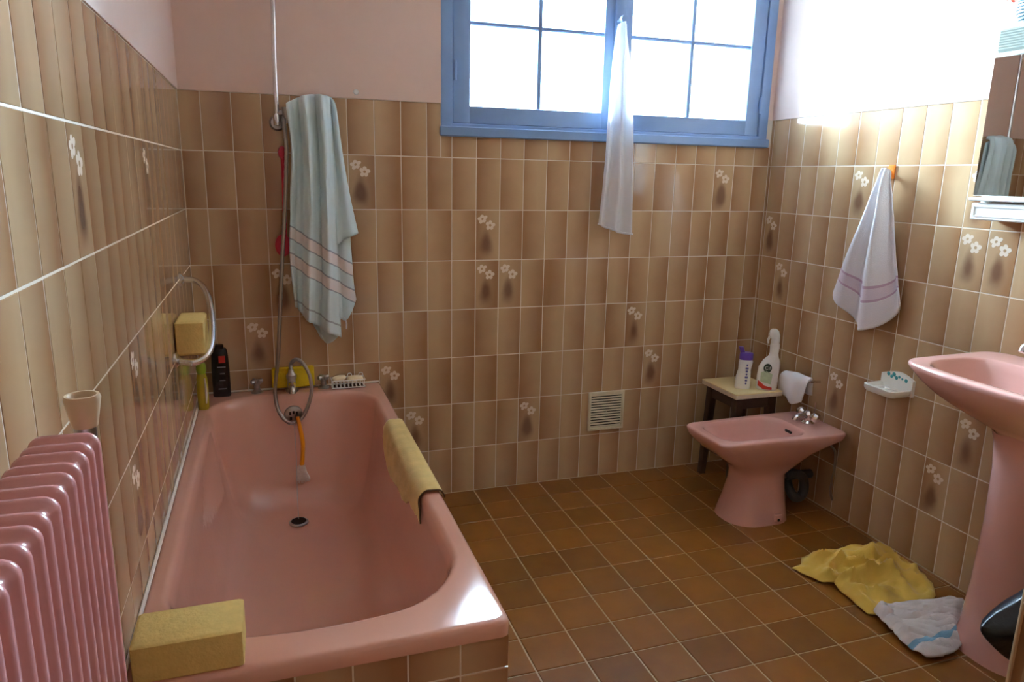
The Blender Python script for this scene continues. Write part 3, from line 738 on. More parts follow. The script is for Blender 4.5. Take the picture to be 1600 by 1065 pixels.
def soap(cx, cy, z, sx, sy, h, rz, label):
    b = MB(); b.loft([oval(0, 0, sx*k, sy*k, hh*h, 24, 3) for k, hh in ((0.6, 0), (0.92, 0.18), (1, 0.5), (0.92, 0.82), (0.6, 1))], True, True)
    o = b.build('soap_bar', M['soap'], None, True, 60, (0,0,0)); o.location = (cx, cy, z); o.rotation_euler = (0, rz[0], rz[1]); tag(o, label, 'soap')
soap(0.562, -0.050, TZ+0.022, 0.032, 0.020, 0.022, (0.0, 0.08), 'larger cream soap bar lying at right in wire basket')
soap(0.503, -0.042, TZ+0.028, 0.027, 0.017, 0.018, (-0.14, 0.2), 'thin worn cream soap bar at left in the wire basket')

# dish brush hanging from the overflow
db = thing('hanging_brush', (0.345, -0.16, 0.21), 'amber handled brush with white bristles hanging inside the bath', 'brush')
MB().tube([(0.338, -0.143, 0.448), (0.344, -0.150, 0.41), (0.352, -0.160, 0.355), (0.350, -0.166, 0.31), (0.344, -0.172, 0.262)], [0.0065, 0.0075, 0.008, 0.0075, 0.009], 10, 5).build('handle', M['amber'], db)
br = MB(); br.loft([rrect(0.344-w+s_, 0.344+w+s_, -0.174-d, -0.174+d, 0.004, z, 2, 2) for w, d, z, s_ in ((0.010, 0.008, 0.268, 0), (0.014, 0.010, 0.262, -0.002), (0.020, 0.014, 0.235, -0.002), (0.025, 0.015, 0.212, 0.003))], True, True)
# ragged bristle end
for i in range(26):
    a = random.random()*2*PI; x = 0.347+0.021*random.uniform(-1, 1); y = -0.174+0.011*random.uniform(-1, 1)
    br.tube([(x, y, 0.222), (x+random.gauss(0.003, 0.004), y+random.gauss(0, 0.003), 0.200+random.uniform(-0.006, 0.008))], 0.0016, 4)
br.build('bristles', M['bristle'], db)

# chamois draped over the outer rim
def xin(z):
    for a, b in zip(INN, INN[1:]):
        if b[0] <= z <= a[0]: t = (a[0]-z)/(a[0]-b[0]+1e-9); return a[2]+(b[2]-a[2])*t
    return 0.6
ctrl = []
for y, zb, zo in ((-0.50, 0.470, 0.500), (-0.60, 0.420, 0.497), (-0.70, 0.408, 0.492), (-0.80, 0.425, 0.494), (-0.90, 0.425, 0.497), (-1.00, 0.455, 0.502), (-1.085, 0.462, 0.506)):
    zm = (zb+0.505)/2; e = 0.007
    ctrl.append([(xin(zb)-e, y-(0.045 if y < -1.05 else 0), zb), (xin(zm)-e, y-(0.025 if y < -1.05 else 0), zm), (0.6125-e, y, 0.508), (0.622, y, 0.5275), (0.645, y, 0.529), (0.663, y, 0.5265), (0.672, y, 0.512), (0.673, y, zo)])
def dch(u, v, p):
    n_ = noise.noise(p*22); edge = 0.012*noise.noise(Vector((0, p.y*26, 3)))*(1-min(1, u*2.5))
    return (-0.003*abs(n_) if p.x < 0.64 else 0, 0.008*noise.noise(Vector((p.x*30, p.z*30, 1)))*(1 if v in (0, 1) else 0), edge+0.0015*abs(n_))
ch = patch(ctrl, 36, 48, dch); o = ch.build('chamois_cloth', M['chamois'], None, True, 80); thicken(o, 0.0035, 0)
tag(o, 'pale yellow chamois cloth draped over the outer bath rim', 'cloth')
eg = MB(); eg.tube([Vector(ch.v[48*37+i])+Vector((0, -0.0005, 0.0005)) for i in range(37)], 0.0022, 6); eg.build('dark_edge', M['blueline'], o)

# ------------------------------------------------------------------ radiator
rd = thing('radiator', (0.07, -2.4, 0), 'pink ribbed metal radiator on the left wall beside the bath', 'radiator')
ZT, ZB, XB, XF = 1.081, 0.16, 0.036, 0.0985
def section_mesh():
    """one section: M-shaped profile (two ridges) swept up the back, over the top, down the front and under"""
    prof = [(0.0000, -0.0105), (0.0020, -0.0075), (0.0050, -0.0030), (0.0085, -0.0005), (0.0125, 0.0), (0.0160, -0.0020), (0.0190, -0.0048), (0.0230, -0.0062), (0.0270, -0.0062),
            (0.0310, -0.0048), (0.0340, -0.0020), (0.0375, 0.0), (0.0415, -0.0005), (0.0450, -0.0030), (0.0480, -0.0075), (0.0500, -0.0105)]
    R = 0.0135; path = []
    def arc(cx, cz, a0, a1, n=6):
        for i in range(n+1):
            a = a0+(a1-a0)*i/n; path.append((cx, cz, math.cos(a), math.sin(a)))
    arc(XF-R, ZT-R, 0, PI/2); arc(XB+R, ZT-R, PI/2, PI); arc(XB+R, ZB+R, PI, 1.5*PI); arc(XF-R, ZB+R, 1.5*PI, 2*PI)
    loops = []
    for s_, h in prof: loops.append([(cx+(R+h)*ca, -s_, cz+(R+h)*sa) for cx, cz, ca, sa in path])
    b = MB(); b.loft(loops, True, True); return b
sec = section_mesh()
first = None
for k in range(14):
    if first is None:
        first = sec.build('radiator_section', M['rad'], rd, True, 60, (0,0,0)); first.location = (0, -2.030, 0)
    else:
        o = first.copy(); COL.objects.link(o); o.location = (0, -2.030-0.0502*k, 0)
MB().tube([(0.071, -2.03, 0.22), (0.071, -2.74, 0.22)], 0.015, 12).build('header_pipe', M['rad'], rd)
MB().tube([(0.071, -2.03, 1.02), (0.071, -2.74, 1.02)], 0.015, 12).build('header_pipe', M['rad'], rd)
for y in (-2.15, -2.6):
    for z in (0.3, 0.95): MB().box((0.0, y-0.012, z-0.02), (0.05, y+0.012, z+0.02), 0.002).build('wall_bracket', M['rad'], rd)
for x in (0.071,): MB().tube([(x, -2.70, 0.17), (x, -2.70, 0.0)], 0.009, 10).build('feed_pipe', M['rad'], rd)
b = MB(); b.tube([(0.074, -2.035, 1.03), (0.076, -2.005, 1.032), (0.077, -2.000, 1.05), (0.077, -2.000, 1.078)], [0.011, 0.011, 0.010, 0.011], 14, 5)
b.build('valve_body', M['dullchrome'], rd)
kb = MB(); kb.lathe([(0.0115, 0.0), (0.0125, 0.003), (0.0172, 0.030), (0.0160, 0.034), (0.0135, 0.034), (0.0110, 0.028), (0.001, 0.027)], (0.0775, -2.000, 1.0745), 'z', 24)
ko = kb.build('valve_knob', M['beige'], rd)
MB().lathe([(0.001, 0.001), (0.008, 0.0), (0.008, -0.003)], (0.0775, -2.000, 1.1028), 'z', 14).build('knob_recess', M['darkwood'], ko)

# ------------------------------------------------------------------ vent grille
vg = thing('vent_grille', (1.675, 0, 0.222), 'cream louvred vent grille low on the back wall', 'vent')
vx0, vx1, vz0, vz1 = 1.588, 1.764, 0.222, 0.402
for a, b_ in (((vx0, -0.012, vz0), (vx0+0.012, -0.001, vz1)), ((vx1-0.012, -0.012, vz0), (vx1, -0.001, vz1)), ((vx0+0.010, -0.012, vz0), (vx1-0.010, -0.001, vz0+0.012)), ((vx0+0.010, -0.012, vz1-0.012), (vx1-0.010, -0.001, vz1))):
    box_obj('frame', a, b_, M['cream'], vg, 0.0015)
box_obj('backing', (vx0+0.010, -0.0025, vz0+0.010), (vx1-0.010, -0.0008, vz1-0.010), M['dark'], vg, 0, False)
sl = None
for k in range(13):
    z = vz0+0.0165+k*0.01215
    if sl is None:
        b = MB(); b.add([(-0.077,-0.0105,0),(0.077,-0.0105,0),(0.077,-0.004,0.0042),(-0.077,-0.004,0.0042),(-0.077,-0.0095,-0.0016),(0.077,-0.0095,-0.0016),(0.077,-0.004,0.0022),(-0.077,-0.004,0.0022)],
              [(0,1,2,3),(7,6,5,4),(0,4,5,1),(3,2,6,7),(0,3,7,4),(1,5,6,2)])
        sl = b.build('slat', M['cream'], vg, False, 35, (0,0,0)); sl.location = (1.676, 0, z)
    else:
        o = sl.copy(); COL.objects.link(o); o.location = (1.676, 0, z)
MB().lathe([(0.001, -0.0125), (0.004, -0.0118), (0.004, -0.006)], (1.676, 0, 0.312), 'y', 10).build('screw', M['cream'], vg)

# ------------------------------------------------------------------ stool with bottles
st = thing('stool', (2.255, -0.215, 0), 'small stool with cream top and dark legs behind the bidet', 'stool')
sx0, sx1, sy0, sy1, sz = 2.115, 2.352, -0.345, -0.085, 0.450
MB().box((sx0, sy0, sz-0.004), (sx1, sy1, sz), 0.0015).build('seat_top', M['stooltop'], st)
MB().box((sx0+0.001, sy0+0.001, sz-0.022), (sx1-0.001, sy1-0.001, sz-0.004), 0.001).build('seat_edge', M['stooledge'], st)
for a, b_ in (((sx0+0.03, sy0+0.025, sz-0.075), (sx1-0.03, sy0+0.045, sz-0.022)), ((sx0+0.03, sy1-0.045, sz-0.075), (sx1-0.03, sy1-0.025, sz-0.022)),
              ((sx0+0.025, sy0+0.03, sz-0.075), (sx0+0.045, sy1-0.03, sz-0.022)), ((sx1-0.045, sy0+0.03, sz-0.075), (sx1-0.025, sy1-0.03, sz-0.022))):
    box_obj('apron_rail', a, b_, M['darkwood'], st, 0.001)
for x, ex in ((sx0+0.035, -0.014), (sx1-0.035, 0.006)):
    for y, ey in ((sy0+0.035, -0.014), (sy1-0.035, 0.012)):
        MB().loft([rrect(x-w, x+w, y-w, y+w, 0.003, sz-0.022, 1, 2) if k == 0 else rrect(x+ex-w, x+ex+w, y+ey-w, y+ey+w, 0.003, 0.0, 1, 2) for k, w in ((0, 0.018), (1, 0.014))], True, True).build('leg', M['darkwood'], st)

pb = thing('lotion_bottle', (2.205, -0.258, sz), 'white bottle with open purple flip cap on the stool', 'bottle')
cx, cy = 2.205, -0.258
MB().loft([oval(cx+dx, cy, a, b_, sz+h, 24, 2.5) for a, b_, h, dx in ((0.030, 0.018, 0, 0), (0.033, 0.020, 0.006, 0), (0.031, 0.020, 0.05, 0), (0.026, 0.018, 0.085, 0.003), (0.030, 0.019, 0.122, 0.006), (0.027, 0.017, 0.130, 0.006))], True, True).build('bottle_body', M['white'], pb)
MB().loft([oval(cx+0.006, cy, a, b_, sz+h, 24, 2.5) for a, b_, h in ((0.028, 0.018, 0.130), (0.029, 0.019, 0.134), (0.028, 0.018, 0.158), (0.024, 0.016, 0.161))], True, True).build('cap', M['purple'], pb)
MB().loft([rrect(cx-0.024+d, cx-0.004+d, cy-0.008, cy+0.008, 0.004, sz+h, 2, 2) for h, d in ((0.158, 0.004), (0.170, 0.0), (0.186, -0.006))], True, True).build('flip_lid', M['purple'], pb)
for k in range(7):
    z = 0.022+k*0.0135; w = 0.0035+0.003*((k*7) % 3)/2
    MB().box((cx+0.010-w, cy-0.0205, sz+z), (cx+0.010+w, cy-0.0165, sz+z+0.009), 0.001).build('label_mark', M['blueprint'], pb)

sbot = thing('spray_bottle', (2.297, -0.303, sz), 'white trigger spray cleaner bottle at the corner of the stool', 'bottle')
cx, cy = 2.297, -0.303
MB().loft([oval(cx+dx, cy, a, b_, sz+h, 28, 2.6) for a, b_, h, dx in ((0.038, 0.020, 0, 0), (0.043, 0.024, 0.008, 0), (0.044, 0.025, 0.06, 0), (0.043, 0.024, 0.10, 0.002), (0.034, 0.020, 0.132, 0.010), (0.021, 0.016, 0.150, 0.016), (0.018, 0.015, 0.165, 0.017), (0.020, 0.016, 0.20, 0.018), (0.019, 0.016, 0.206, 0.018))], True, True).build('bottle_body', M['white'], sbot)
hd = MB(); hd.loft([oval(cx+0.018, cy, a, b_, sz+h, 20, 2.4) for a, b_, h in ((0.016, 0.013, 0.206), (0.018, 0.014, 0.214), (0.017, 0.013, 0.236))], True, True)
hd.loft([rrect(cx-0.016+a, cx+0.034-a2, cy-w, cy+w, 0.005, sz+h, 2, 3) for a, a2, w, h in ((0.012, 0.0, 0.011, 0.230), (0.006, 0.0, 0.013, 0.245), (0.008, 0.006, 0.012, 0.262), (0.016, 0.016, 0.008, 0.270))], True, True)
hd.build('spray_head', M['white'], sbot)
MB().tube([(cx-0.004, cy, sz+0.238), (cx-0.012, cy, sz+0.222), (cx-0.010, cy, sz+0.205)], [0.005, 0.005, 0.003], 8, 4).build('trigger', M['white'], sbot)
def plate(parent, name, m, pts, y):
    b = MB(); b.loft([[(x, y, z) for x, z in pts], [(x, y-0.0012, z) for x, z in pts]], True, True); return b.build(name, m, parent, False)
yl = cy-0.0243
plate(sbot, 'green_label', M['greenprint'], [(cx-0.030, sz+0.040), (cx+0.014, sz+0.030), (cx+0.018, sz+0.075), (cx-0.010, sz+0.090), (cx-0.030, sz+0.080)], yl)
plate(sbot, 'red_swoosh', M['redprint'], [(cx-0.039, sz+0.022), (cx-0.015, sz+0.006), (cx+0.020, sz+0.006), (cx+0.020, sz+0.016), (cx-0.010, sz+0.022), (cx-0.039, sz+0.046)], yl-0.0004)
plate(sbot, 'brand_oval', M['darkprint'], [(cx-0.004+0.017*math.cos(2*PI*i/24), sz+0.101+0.020*math.sin(2*PI*i/24)) for i in range(24)], yl)
tcv = bpy.data.curves.new('brand_text', 'FONT'); tcv.body = 'Cif'; tcv.size = 0.020; tcv.extrude = 0.0004; tcv.align_x = 'CENTER'; tcv.align_y = 'CENTER'
tob = bpy.data.objects.new('brand_text_tmp', tcv); COL.objects.link(tob)
dg = bpy.context.evaluated_depsgraph_get(); tme = bpy.data.meshes.new_from_object(tob.evaluated_get(dg)); bpy.data.objects.remove(tob)
tme.materials.clear(); tme.materials.append(M['whitelabel'])
to = bpy.data.objects.new('brand_text', tme); COL.objects.link(to); attach(to, sbot); to.location = (cx-0.004, yl-0.0016, sz+0.101); to.rotation_euler = (PI/2, 0, 0)

sbot.rotation_euler.z = -0.60; pb.rotation_euler.z = -0.45
# ------------------------------------------------------------------ bidet
bd = thing('bidet', (2.10, -0.52, 0), 'pink ceramic pedestal bidet against the right wall', 'bidet')
def bshape(x0, x1, y0, y1):
    def f(x, y):
        t = (x-x0)/(x1-x0)            # 0 at the front, 1 at the wall
        cxm = (y0+y1)/2
        k = 0.90+0.10*min(1, t*1.6)   # slightly narrower front
        return (x, cxm+(y-cxm)*k)
    return f
NE, NC = 8, 7
BZ = 0.365
bl = []
def bloop(z, x0, x1, y0, y1, r, sh=True): return rrect(x0, x1, y0, y1, r, z, NE, NC, bshape(1.842, 2.42, y0, y1) if sh else None)
Y0, Y1 = -0.672, -0.368
for a in ((0.0, 1.952, 2.236, -0.652, -0.410, 0.105), (0.012, 1.954, 2.234, -0.650, -0.412, 0.105), (0.08, 1.976, 2.230, -0.634, -0.420, 0.10), (0.15, 1.996, 2.224, -0.620, -0.428, 0.09),
          (0.19, 2.000, 2.226, -0.614, -0.430, 0.085), (0.215, 1.996, 2.253, -0.616, -0.424, 0.07), (0.245, 1.948, 2.285, -0.632, -0.408, 0.08), (0.285, 1.893, 2.325, -0.653, -0.387, 0.08),
          (0.318, 1.858, 2.385, -0.664, -0.376, 0.06), (0.335, 1.848, 2.420, -0.669, -0.371, 0.04), (0.355, 1.842, 2.425, Y0, Y1, 0.035), (0.362, 1.844, 2.423, Y0+0.002, Y1-0.002, 0.034), (BZ, 1.850, 2.417, Y0+0.008, Y1-0.008, 0.03), (BZ+0.0002, 1.855, 2.412, Y0+0.013, Y1-0.013, 0.03),
          (BZ+0.0002, 1.876, 2.272, -0.642, -0.398, 0.07), (BZ, 1.880, 2.268, -0.638, -0.402, 0.07), (0.362, 1.884, 2.264, -0.634, -0.406, 0.07), (0.350, 1.890, 2.258, -0.628, -0.412, 0.07), (0.31, 1.912, 2.245, -0.61, -0.43, 0.07), (0.27, 1.95, 2.22, -0.59, -0.45, 0.065), (0.25, 2.0, 2.18, -0.56, -0.48, 0.04)):
    bl.append(bloop(*a))
MB().loft(bl, True, True).build('bowl_and_pedestal', M['pinkc'], bd, True, 60)
MB().box((2.2495, -0.540, 0.330), (2.256, -0.500, 0.342), 0.003).build('overflow_slot', M['dark'], bd)
MB().lathe([(0.001, 0.004), (0.018, 0.003), (0.020, 0)], (2.09, -0.52, 0.2495), 'z', 18).build('drain', M['dullchrome'], bd)
# screw notch in the foot
MB().box((2.122, -0.6525, 0.012), (2.158, -0.630, 0.044), 0.003).build('fixing_notch', M['pinkc'], bd)
MB().lathe([(0.001, -0.002), (0.006, -0.001), (0.006, 0.002)], (2.138, -0.6535, 0.021), 'y', 10).build('screw_hole', M['dark'], bd)
bt_ = thing('bidet_tap', (2.345, -0.52, BZ), 'chrome bidet mixer tap with round knobs on the bidet deck', 'tap')
MB().lathe([(0.001, 0), (0.026, 0), (0.026, 0.004), (0.018, 0.012), (0.016, 0.030), (0.020, 0.040), (0.012, 0.052), (0.001, 0.054)], (2.345, -0.52, BZ), 'z', 20).build('tap_body', M['chrome'], bt_)
MB().tube([(2.345, -0.52, BZ+0.028), (2.310, -0.52, BZ+0.036), (2.285, -0.52, BZ+0.030), (2.278, -0.52, BZ+0.018)], [0.012, 0.011, 0.011, 0.011], 14, 5).build('spout', M['chrome'], bt_)
for dy in (-0.042, 0.042):
    b = MB(); b.lathe([(0.001, -0.020), (0.012, -0.019), (0.019, -0.010), (0.021, 0), (0.019, 0.010), (0.012, 0.017), (0.001, 0.018)], (2.345, -0.52+dy, BZ+0.036), 'y', 16)
    b.tube([(2.345, -0.52, BZ+0.03), (2.345, -0.52+dy, BZ+0.036)], 0.009, 10); b.build('tap_knob', M['chrome'], bt_)
MB().tube([(2.375, -0.52, BZ+0.002), (2.375, -0.52, BZ+0.085)], 0.003, 8).build('lift_rod', M['chrome'], bt_)
# plumbing under the bidet
tr = thing('waste_trap', (2.33, -0.50, 0), 'dark grey waste trap pipe under the back of the bidet', 'pipe')
MB().tube([(2.19, -0.55, 0.165), (2.27, -0.555, 0.165), (2.32, -0.555, 0.14), (2.335, -0.555, 0.09), (2.32, -0.555, 0.055), (2.285, -0.555, 0.06), (2.28, -0.52, 0.10), (2.32, -0.48, 0.115), (2.428, -0.48, 0.115)], 0.019, 14, 6).build('pipe', M['greyrubber'], tr)
MB().lathe([(0.024, -0.012), (0.026, 0), (0.024, 0.012)], (2.24, -0.554, 0.165), 'x', 18).build('pipe_nut', M['greyrubber'], tr)
sp_ = MB().tube([(2.375, -0.60, 0.335), (2.385, -0.615, 0.30), (2.408, -0.622, 0.27), (2.415, -0.622, 0.20), (2.412, -0.620, 0.10), (2.428, -0.618, 0.055)], 0.0048, 8, 6).build('supply_hose', M['dullchrome'])
tag(sp_, 'thin metal water supply hose behind the bidet', 'hose')

# towel rail with rag above the bidet
rl = thing('towel_rail', (2.40, -0.40, 0.51), 'short chrome rail on the right wall above the bidet', 'rail')
MB().tube([(W_ROOM, -0.335, 0.475), (2.40, -0.332, 0.475), (2.372, -0.330, 0.480), (2.366, -0.333, 0.500), (2.368, -0.345, 0.522), (2.372, -0.40, 0.527), (2.374, -0.455, 0.527), (2.385, -0.470, 0.525), (W_ROOM, -0.472, 0.522)], 0.0055, 10, 5).build('bar', M['chrome'], rl)
MB().lathe([(0.001, -0.008), (0.008, -0.006), (0.010, 0), (0.008, 0.006), (0.001, 0.008)], (2.366, -0.326, 0.470), 'y', 14).build('end_knob', M['chrome'], rl)
def fr(u, v, p): return (-0.005*math.sin(u*9+2*v)-0.003*noise.noise(p*30), 0, 0)
rg = patch([[(2.412,-0.330,0.465),(2.408,-0.37,0.46),(2.405,-0.42,0.458),(2.405,-0.465,0.462)],
            [(2.395,-0.330,0.520),(2.392,-0.37,0.522),(2.392,-0.42,0.524),(2.395,-0.466,0.525)],
            [(2.376,-0.325,0.535),(2.378,-0.37,0.540),(2.380,-0.42,0.542),(2.382,-0.470,0.540)],
            [(2.355,-0.318,0.515),(2.353,-0.37,0.520),(2.353,-0.42,0.520),(2.360,-0.472,0.520)],
            [(2.363,-0.306,0.465),(2.344,-0.37,0.455),(2.344,-0.42,0.450),(2.350,-0.468,0.470)],
            [(2.364,-0.300,0.432),(2.345,-0.37,0.435),(2.346,-0.415,0.415),(2.350,-0.460,0.437)]], 24, 30, fr)
o = rg.build('rag', M['whitecloth'], None, True, 80); thicken(o, 0.003); tag(o, 'small white rag draped over the chrome rail above the bidet', 'cloth')

# ------------------------------------------------------------------ wall soap dish
sd = thing('soap_dish', (2.38, -0.82, 0.57), 'white ceramic wall soap dish with blue flower print', 'soap dish')
dx0, dy0, dy1, dz0 = W_ROOM-0.105, -0.930, -0.790, 0.602
lo = []
for z, i, r in ((dz0-0.010, 0.008, 0.018), (dz0-0.004, 0.003, 0.020), (dz0+0.004, 0.0, 0.022), (dz0+0.014, 0.0, 0.022), (dz0+0.016, 0.002, 0.020), (dz0+0.016, 0.008, 0.018), (dz0+0.001, 0.011, 0.016), (dz0-0.001, 0.016, 0.014)):
    lo.append(rrect(dx0+i, W_ROOM-0.012+0.008-i*0.3, dy0+i, dy1-i, r, z, 4, 5))
MB().loft(lo, True, True).build('dish', M['ceramic'], sd, True, 28)
bp_ = []
pts = [(dy0, dz0-0.010), (dy0, dz0+0.048)]+[(dy0+(dy1-dy0)*(0.04+0.92*k/12), dz0+0.050+0.016*math.sin(PI*k/12)) for k in range(13)]+[(dy1, dz0+0.048), (dy1, dz0-0.010)]
MB().loft([[(x, y, z) for y, z in pts] for x in (W_ROOM, W_ROOM-0.014)], True, True).build('back_plate', M['ceramic'], sd, True, 40)
for k in range(4):
    y = dy0+0.030+k*0.022; MB().box((dx0+0.022, y, dz0+0.001), (dx0+0.070, y+0.006, dz0+0.006), 0.0015).build('rib', M['ceramic'], sd)
for y, z, r in ((-0.822, 0.653, 0.0085), (-0.836, 0.646, 0.007), (-0.846, 0.656, 0.009), (-0.858, 0.646, 0.008), (-0.870, 0.652, 0.006), (-0.884, 0.648, 0.005), (-0.901, 0.646, 0.008)):
    MB().lathe([(0.001, -0.0005), (r*0.7, -0.0005), (r, 0.0005)], (W_ROOM-0.0142, y, z), 'x', 10).build('flower_print', M['teal'], sd)

# ------------------------------------------------------------------ washbasin
sk = thing('washbasin', (2.24, -1.50, 0), 'pink ceramic pedestal washbasin on the right wall', 'washbasin')
SZ = 0.830; SXF, SXB, SYF, SYN = 2.028, W_ROOM-0.002, -1.195, -1.805
NE, NC = 8, 8
def sshape(x, y):
    t = (SXB-x)/(SXB-SXF); c = (SYF+SYN)/2; u = (y-c)/0.305
    return (x-0.035*(1-u*u)*max(0, t)**2, c+(y-c)*(1-0.05*max(0, t)**2))
def sl_(z, xf, xb, yn, yf, r): return rrect(xf, xb, yn, yf, r, z, NE, NC, sshape)
SB = [(0.665, 2.16, 2.33, -1.585, -1.415, 0.06), (0.680, 2.15, 2.345, -1.60, -1.40, 0.07), (0.700, 2.125, 2.36, -1.645, -1.355, 0.08), (0.725, 2.095, 2.38, -1.695, -1.305, 0.09), (0.755, 2.065, 2.40, -1.745, -1.255, 0.09), (0.785, 2.045, 2.42, -1.778, -1.222, 0.08),
      (0.810, 2.032, SXB, -1.798, -1.202, 0.07), (0.822, SXF, SXB, SYN, SYF, 0.065), (0.828, 2.030, SXB, SYN+0.002, SYF-0.002, 0.064), (SZ, 2.036, SXB-0.004, SYN+0.008, SYF-0.008, 0.06), (SZ+0.0002, 2.041, SXB-0.008, SYN+0.014, SYF-0.014, 0.06),
      (SZ-0.001, 2.058, 2.319, SYN+0.041, SYF-0.041, 0.08),
      (SZ-0.002, 2.062, 2.315, SYN+0.045, SYF-0.045, 0.08), (SZ-0.007, 2.068, 2.310, SYN+0.052, SYF-0.052, 0.08), (0.80, 2.080, 2.300, SYN+0.065, SYF-0.065, 0.08), (0.76, 2.105, 2.285, SYN+0.10, SYF-0.10, 0.08), (0.725, 2.14, 2.26, SYN+0.16, SYF-0.16, 0.06), (0.712, 2.17, 2.23, SYN+0.22, SYF-0.22, 0.03)]
MB().loft([sl_(*a) for a in SB], True, True).build('basin', M['pinkc'], sk, True, 60)
PD = [(0.0, 0.112, 0.125), (0.012, 0.110, 0.123), (0.06, 0.100, 0.112), (0.20, 0.092, 0.102), (0.40, 0.088, 0.096), (0.56, 0.092, 0.098), (0.64, 0.100, 0.106), (0.685, 0.112, 0.118), (0.70, 0.112, 0.118)]
MB().loft([oval(2.245, -1.51, a, b_, z, 36, 2.4) for z, a, b_ in PD], True, True).build('pedestal', M['pinkc'], sk, True, 60)
MB().lathe([(0.001, 0.003), (0.020, 0.002), (0.022, 0)], (2.20, -1.5, 0.7135), 'z', 18).build('drain', M['chrome'], sk)
ct = thing('basin_tap', (2.37, -1.40, SZ), 'chrome tap at the back of the washbasin', 'tap')
MB().lathe([(0.001, 0), (0.024, 0), (0.024, 0.005), (0.015, 0.014), (0.014, 0.065), (0.018, 0.072), (0.020, 0.085), (0.016, 0.110), (0.001, 0.112)], (2.372, -1.405, SZ), 'z', 20).build('tap_body', M['chrome'], ct)
MB().tube([(2.372, -1.405, SZ+0.055), (2.32, -1.405, SZ+0.075), (2.27, -1.405, SZ+0.070), (2.255, -1.405, SZ+0.052)], 0.010, 12, 5).build('spout', M['chrome'], ct)
h = MB(); h.lathe([(0.001, 0), (0.020, 0.002), (0.024, 0.012), (0.022, 0.024), (0.001, 0.028)], (2.372, -1.405, SZ+0.112), 'z', 16)
h.build('tap_handle', M['chrome'], ct)

# ------------------------------------------------------------------ mirror cabinet
mc = thing('mirror_cabinet', (2.38, -1.45, 1.23), 'white mirror cabinet with ribbed light and drawer shelf above the washbasin', 'cabinet')
mf, my0, my1 = 2.332, -1.121, -1.80
MB().box((mf+0.028, my1, 1.232), (W_ROOM-0.001, my0, 1.708), 0.003).build('body', M['white'], mc)
def mirror_door(yh, yf, ang):
    c, s = math.cos(ang), math.sin(ang); w = yf-yh
    def pt(l, d, z): return (mf+0.026-s*l-c*d, yh+c*l-s*d, z)       # l along the door from the hinge, d out of its face
    def slab(d0, d1, e): return [[pt(e, d, 1.305+e), pt(w-e, d, 1.305+e), pt(w-e, d, 1.703-e), pt(e, d, 1.703-e)] for d in (d0, d1)]
    dd = MB().loft(slab(0, 0.010, 0), True, True).build('door', M['white'], mc, False)
    MB().loft(slab(0.010, 0.0125, 0.0015), True, True).build('mirror', M['mirror'], dd, False)
mirror_door(-1.455, my0, 0.070); mirror_door(my1, -1.460, 0.0)
MB().box((mf-0.020, my1-0.004, 1.290), (mf+0.030, my0+0.004, 1.301), 0.003).build('shelf', M['white'], mc)
dw = MB().box((mf-0.006, my1, 1.233), (mf+0.030, my0, 1.284), 0.003).build('drawer_front', M['white'], mc)
for a, b_ in (((mf-0.0085, my0-0.012, 1.243), (mf-0.0055, my0-0.009, 1.274)), ((mf-0.0085, my1+0.009, 1.243), (mf-0.0055, my1+0.012, 1.274)), ((mf-0.0085, my1+0.009, 1.243), (mf-0.0055, my0-0.009, 1.246)), ((mf-0.0085, my1+0.009, 1.271), (mf-0.0055, my0-0.009, 1.274))):
    box_obj('moulding', a, b_, M['white'], dw, 0, False)
MB().box((mf-0.008, my1, 1.704), (W_ROOM-0.001, my0+0.002, 1.714), 0.002).build('lamp_base', M['white'], mc)
lb = MB(); prof = [(mf+0.002, 1.714), (mf-0.004, 1.720)]+[(mf-0.004-(0.0022 if k % 2 else 0), 1.720+k*0.0036) for k in range(1, 16)]+[(mf+0.002, 1.781), (mf+0.060, 1.781), (mf+0.060, 1.714)]
lb.loft([[(x, y, z) for x, z in prof] for y in (my0-0.004, my1+0.004)], True, True); lb.build('lamp_diffuser', M['lampglass'], mc, False)
# striped pot on top
pc = (2.366, -1.203, 1.781)
pv = thing('striped_pot', pc, 'round white and blue striped pot on top of the mirror cabinet', 'pot')
prof = [(0.001, 0), (0.030, 0), (0.046, 0.012), (0.056, 0.035), (0.057, 0.055), (0.050, 0.078), (0.036, 0.092), (0.036, 0.100), (0.031, 0.100), (0.031, 0.090), (0.001, 0.086)]
MB().lathe(prof, pc, 'z', 32).build('pot_body', M['potglaze'], pv)
for k in range(9):
    z = 0.014+k*0.0085
    r = next(a[0]+(b_[0]-a[0])*(z-a[1])/(b_[1]-a[1]) for a, b_ in zip(prof[1:], prof[2:]) if a[1] <= z <= b_[1])
    MB().tube([(pc[0]+(r)*math.cos(2*PI*i/40), pc[1]+(r)*math.sin(2*PI*i/40), pc[2]+z) for i in range(40)], 0.0019, 5, 0, False, True).build('stripe', M['porcelain_blue'], pv)
fl = thing('artificial_flower', (pc[0]-0.005, pc[1]+0.03, pc[2]+0.09), 'red and orange artificial flower leaning out of the striped pot', 'flower')
MB().tube([(pc[0], pc[1], pc[2]+0.09), (pc[0], pc[1]+0.030, pc[2]+0.125), (pc[0]-0.004, pc[1]+0.070, pc[2]+0.115)], 0.003, 6, 4).build('stem', M['green'], fl)
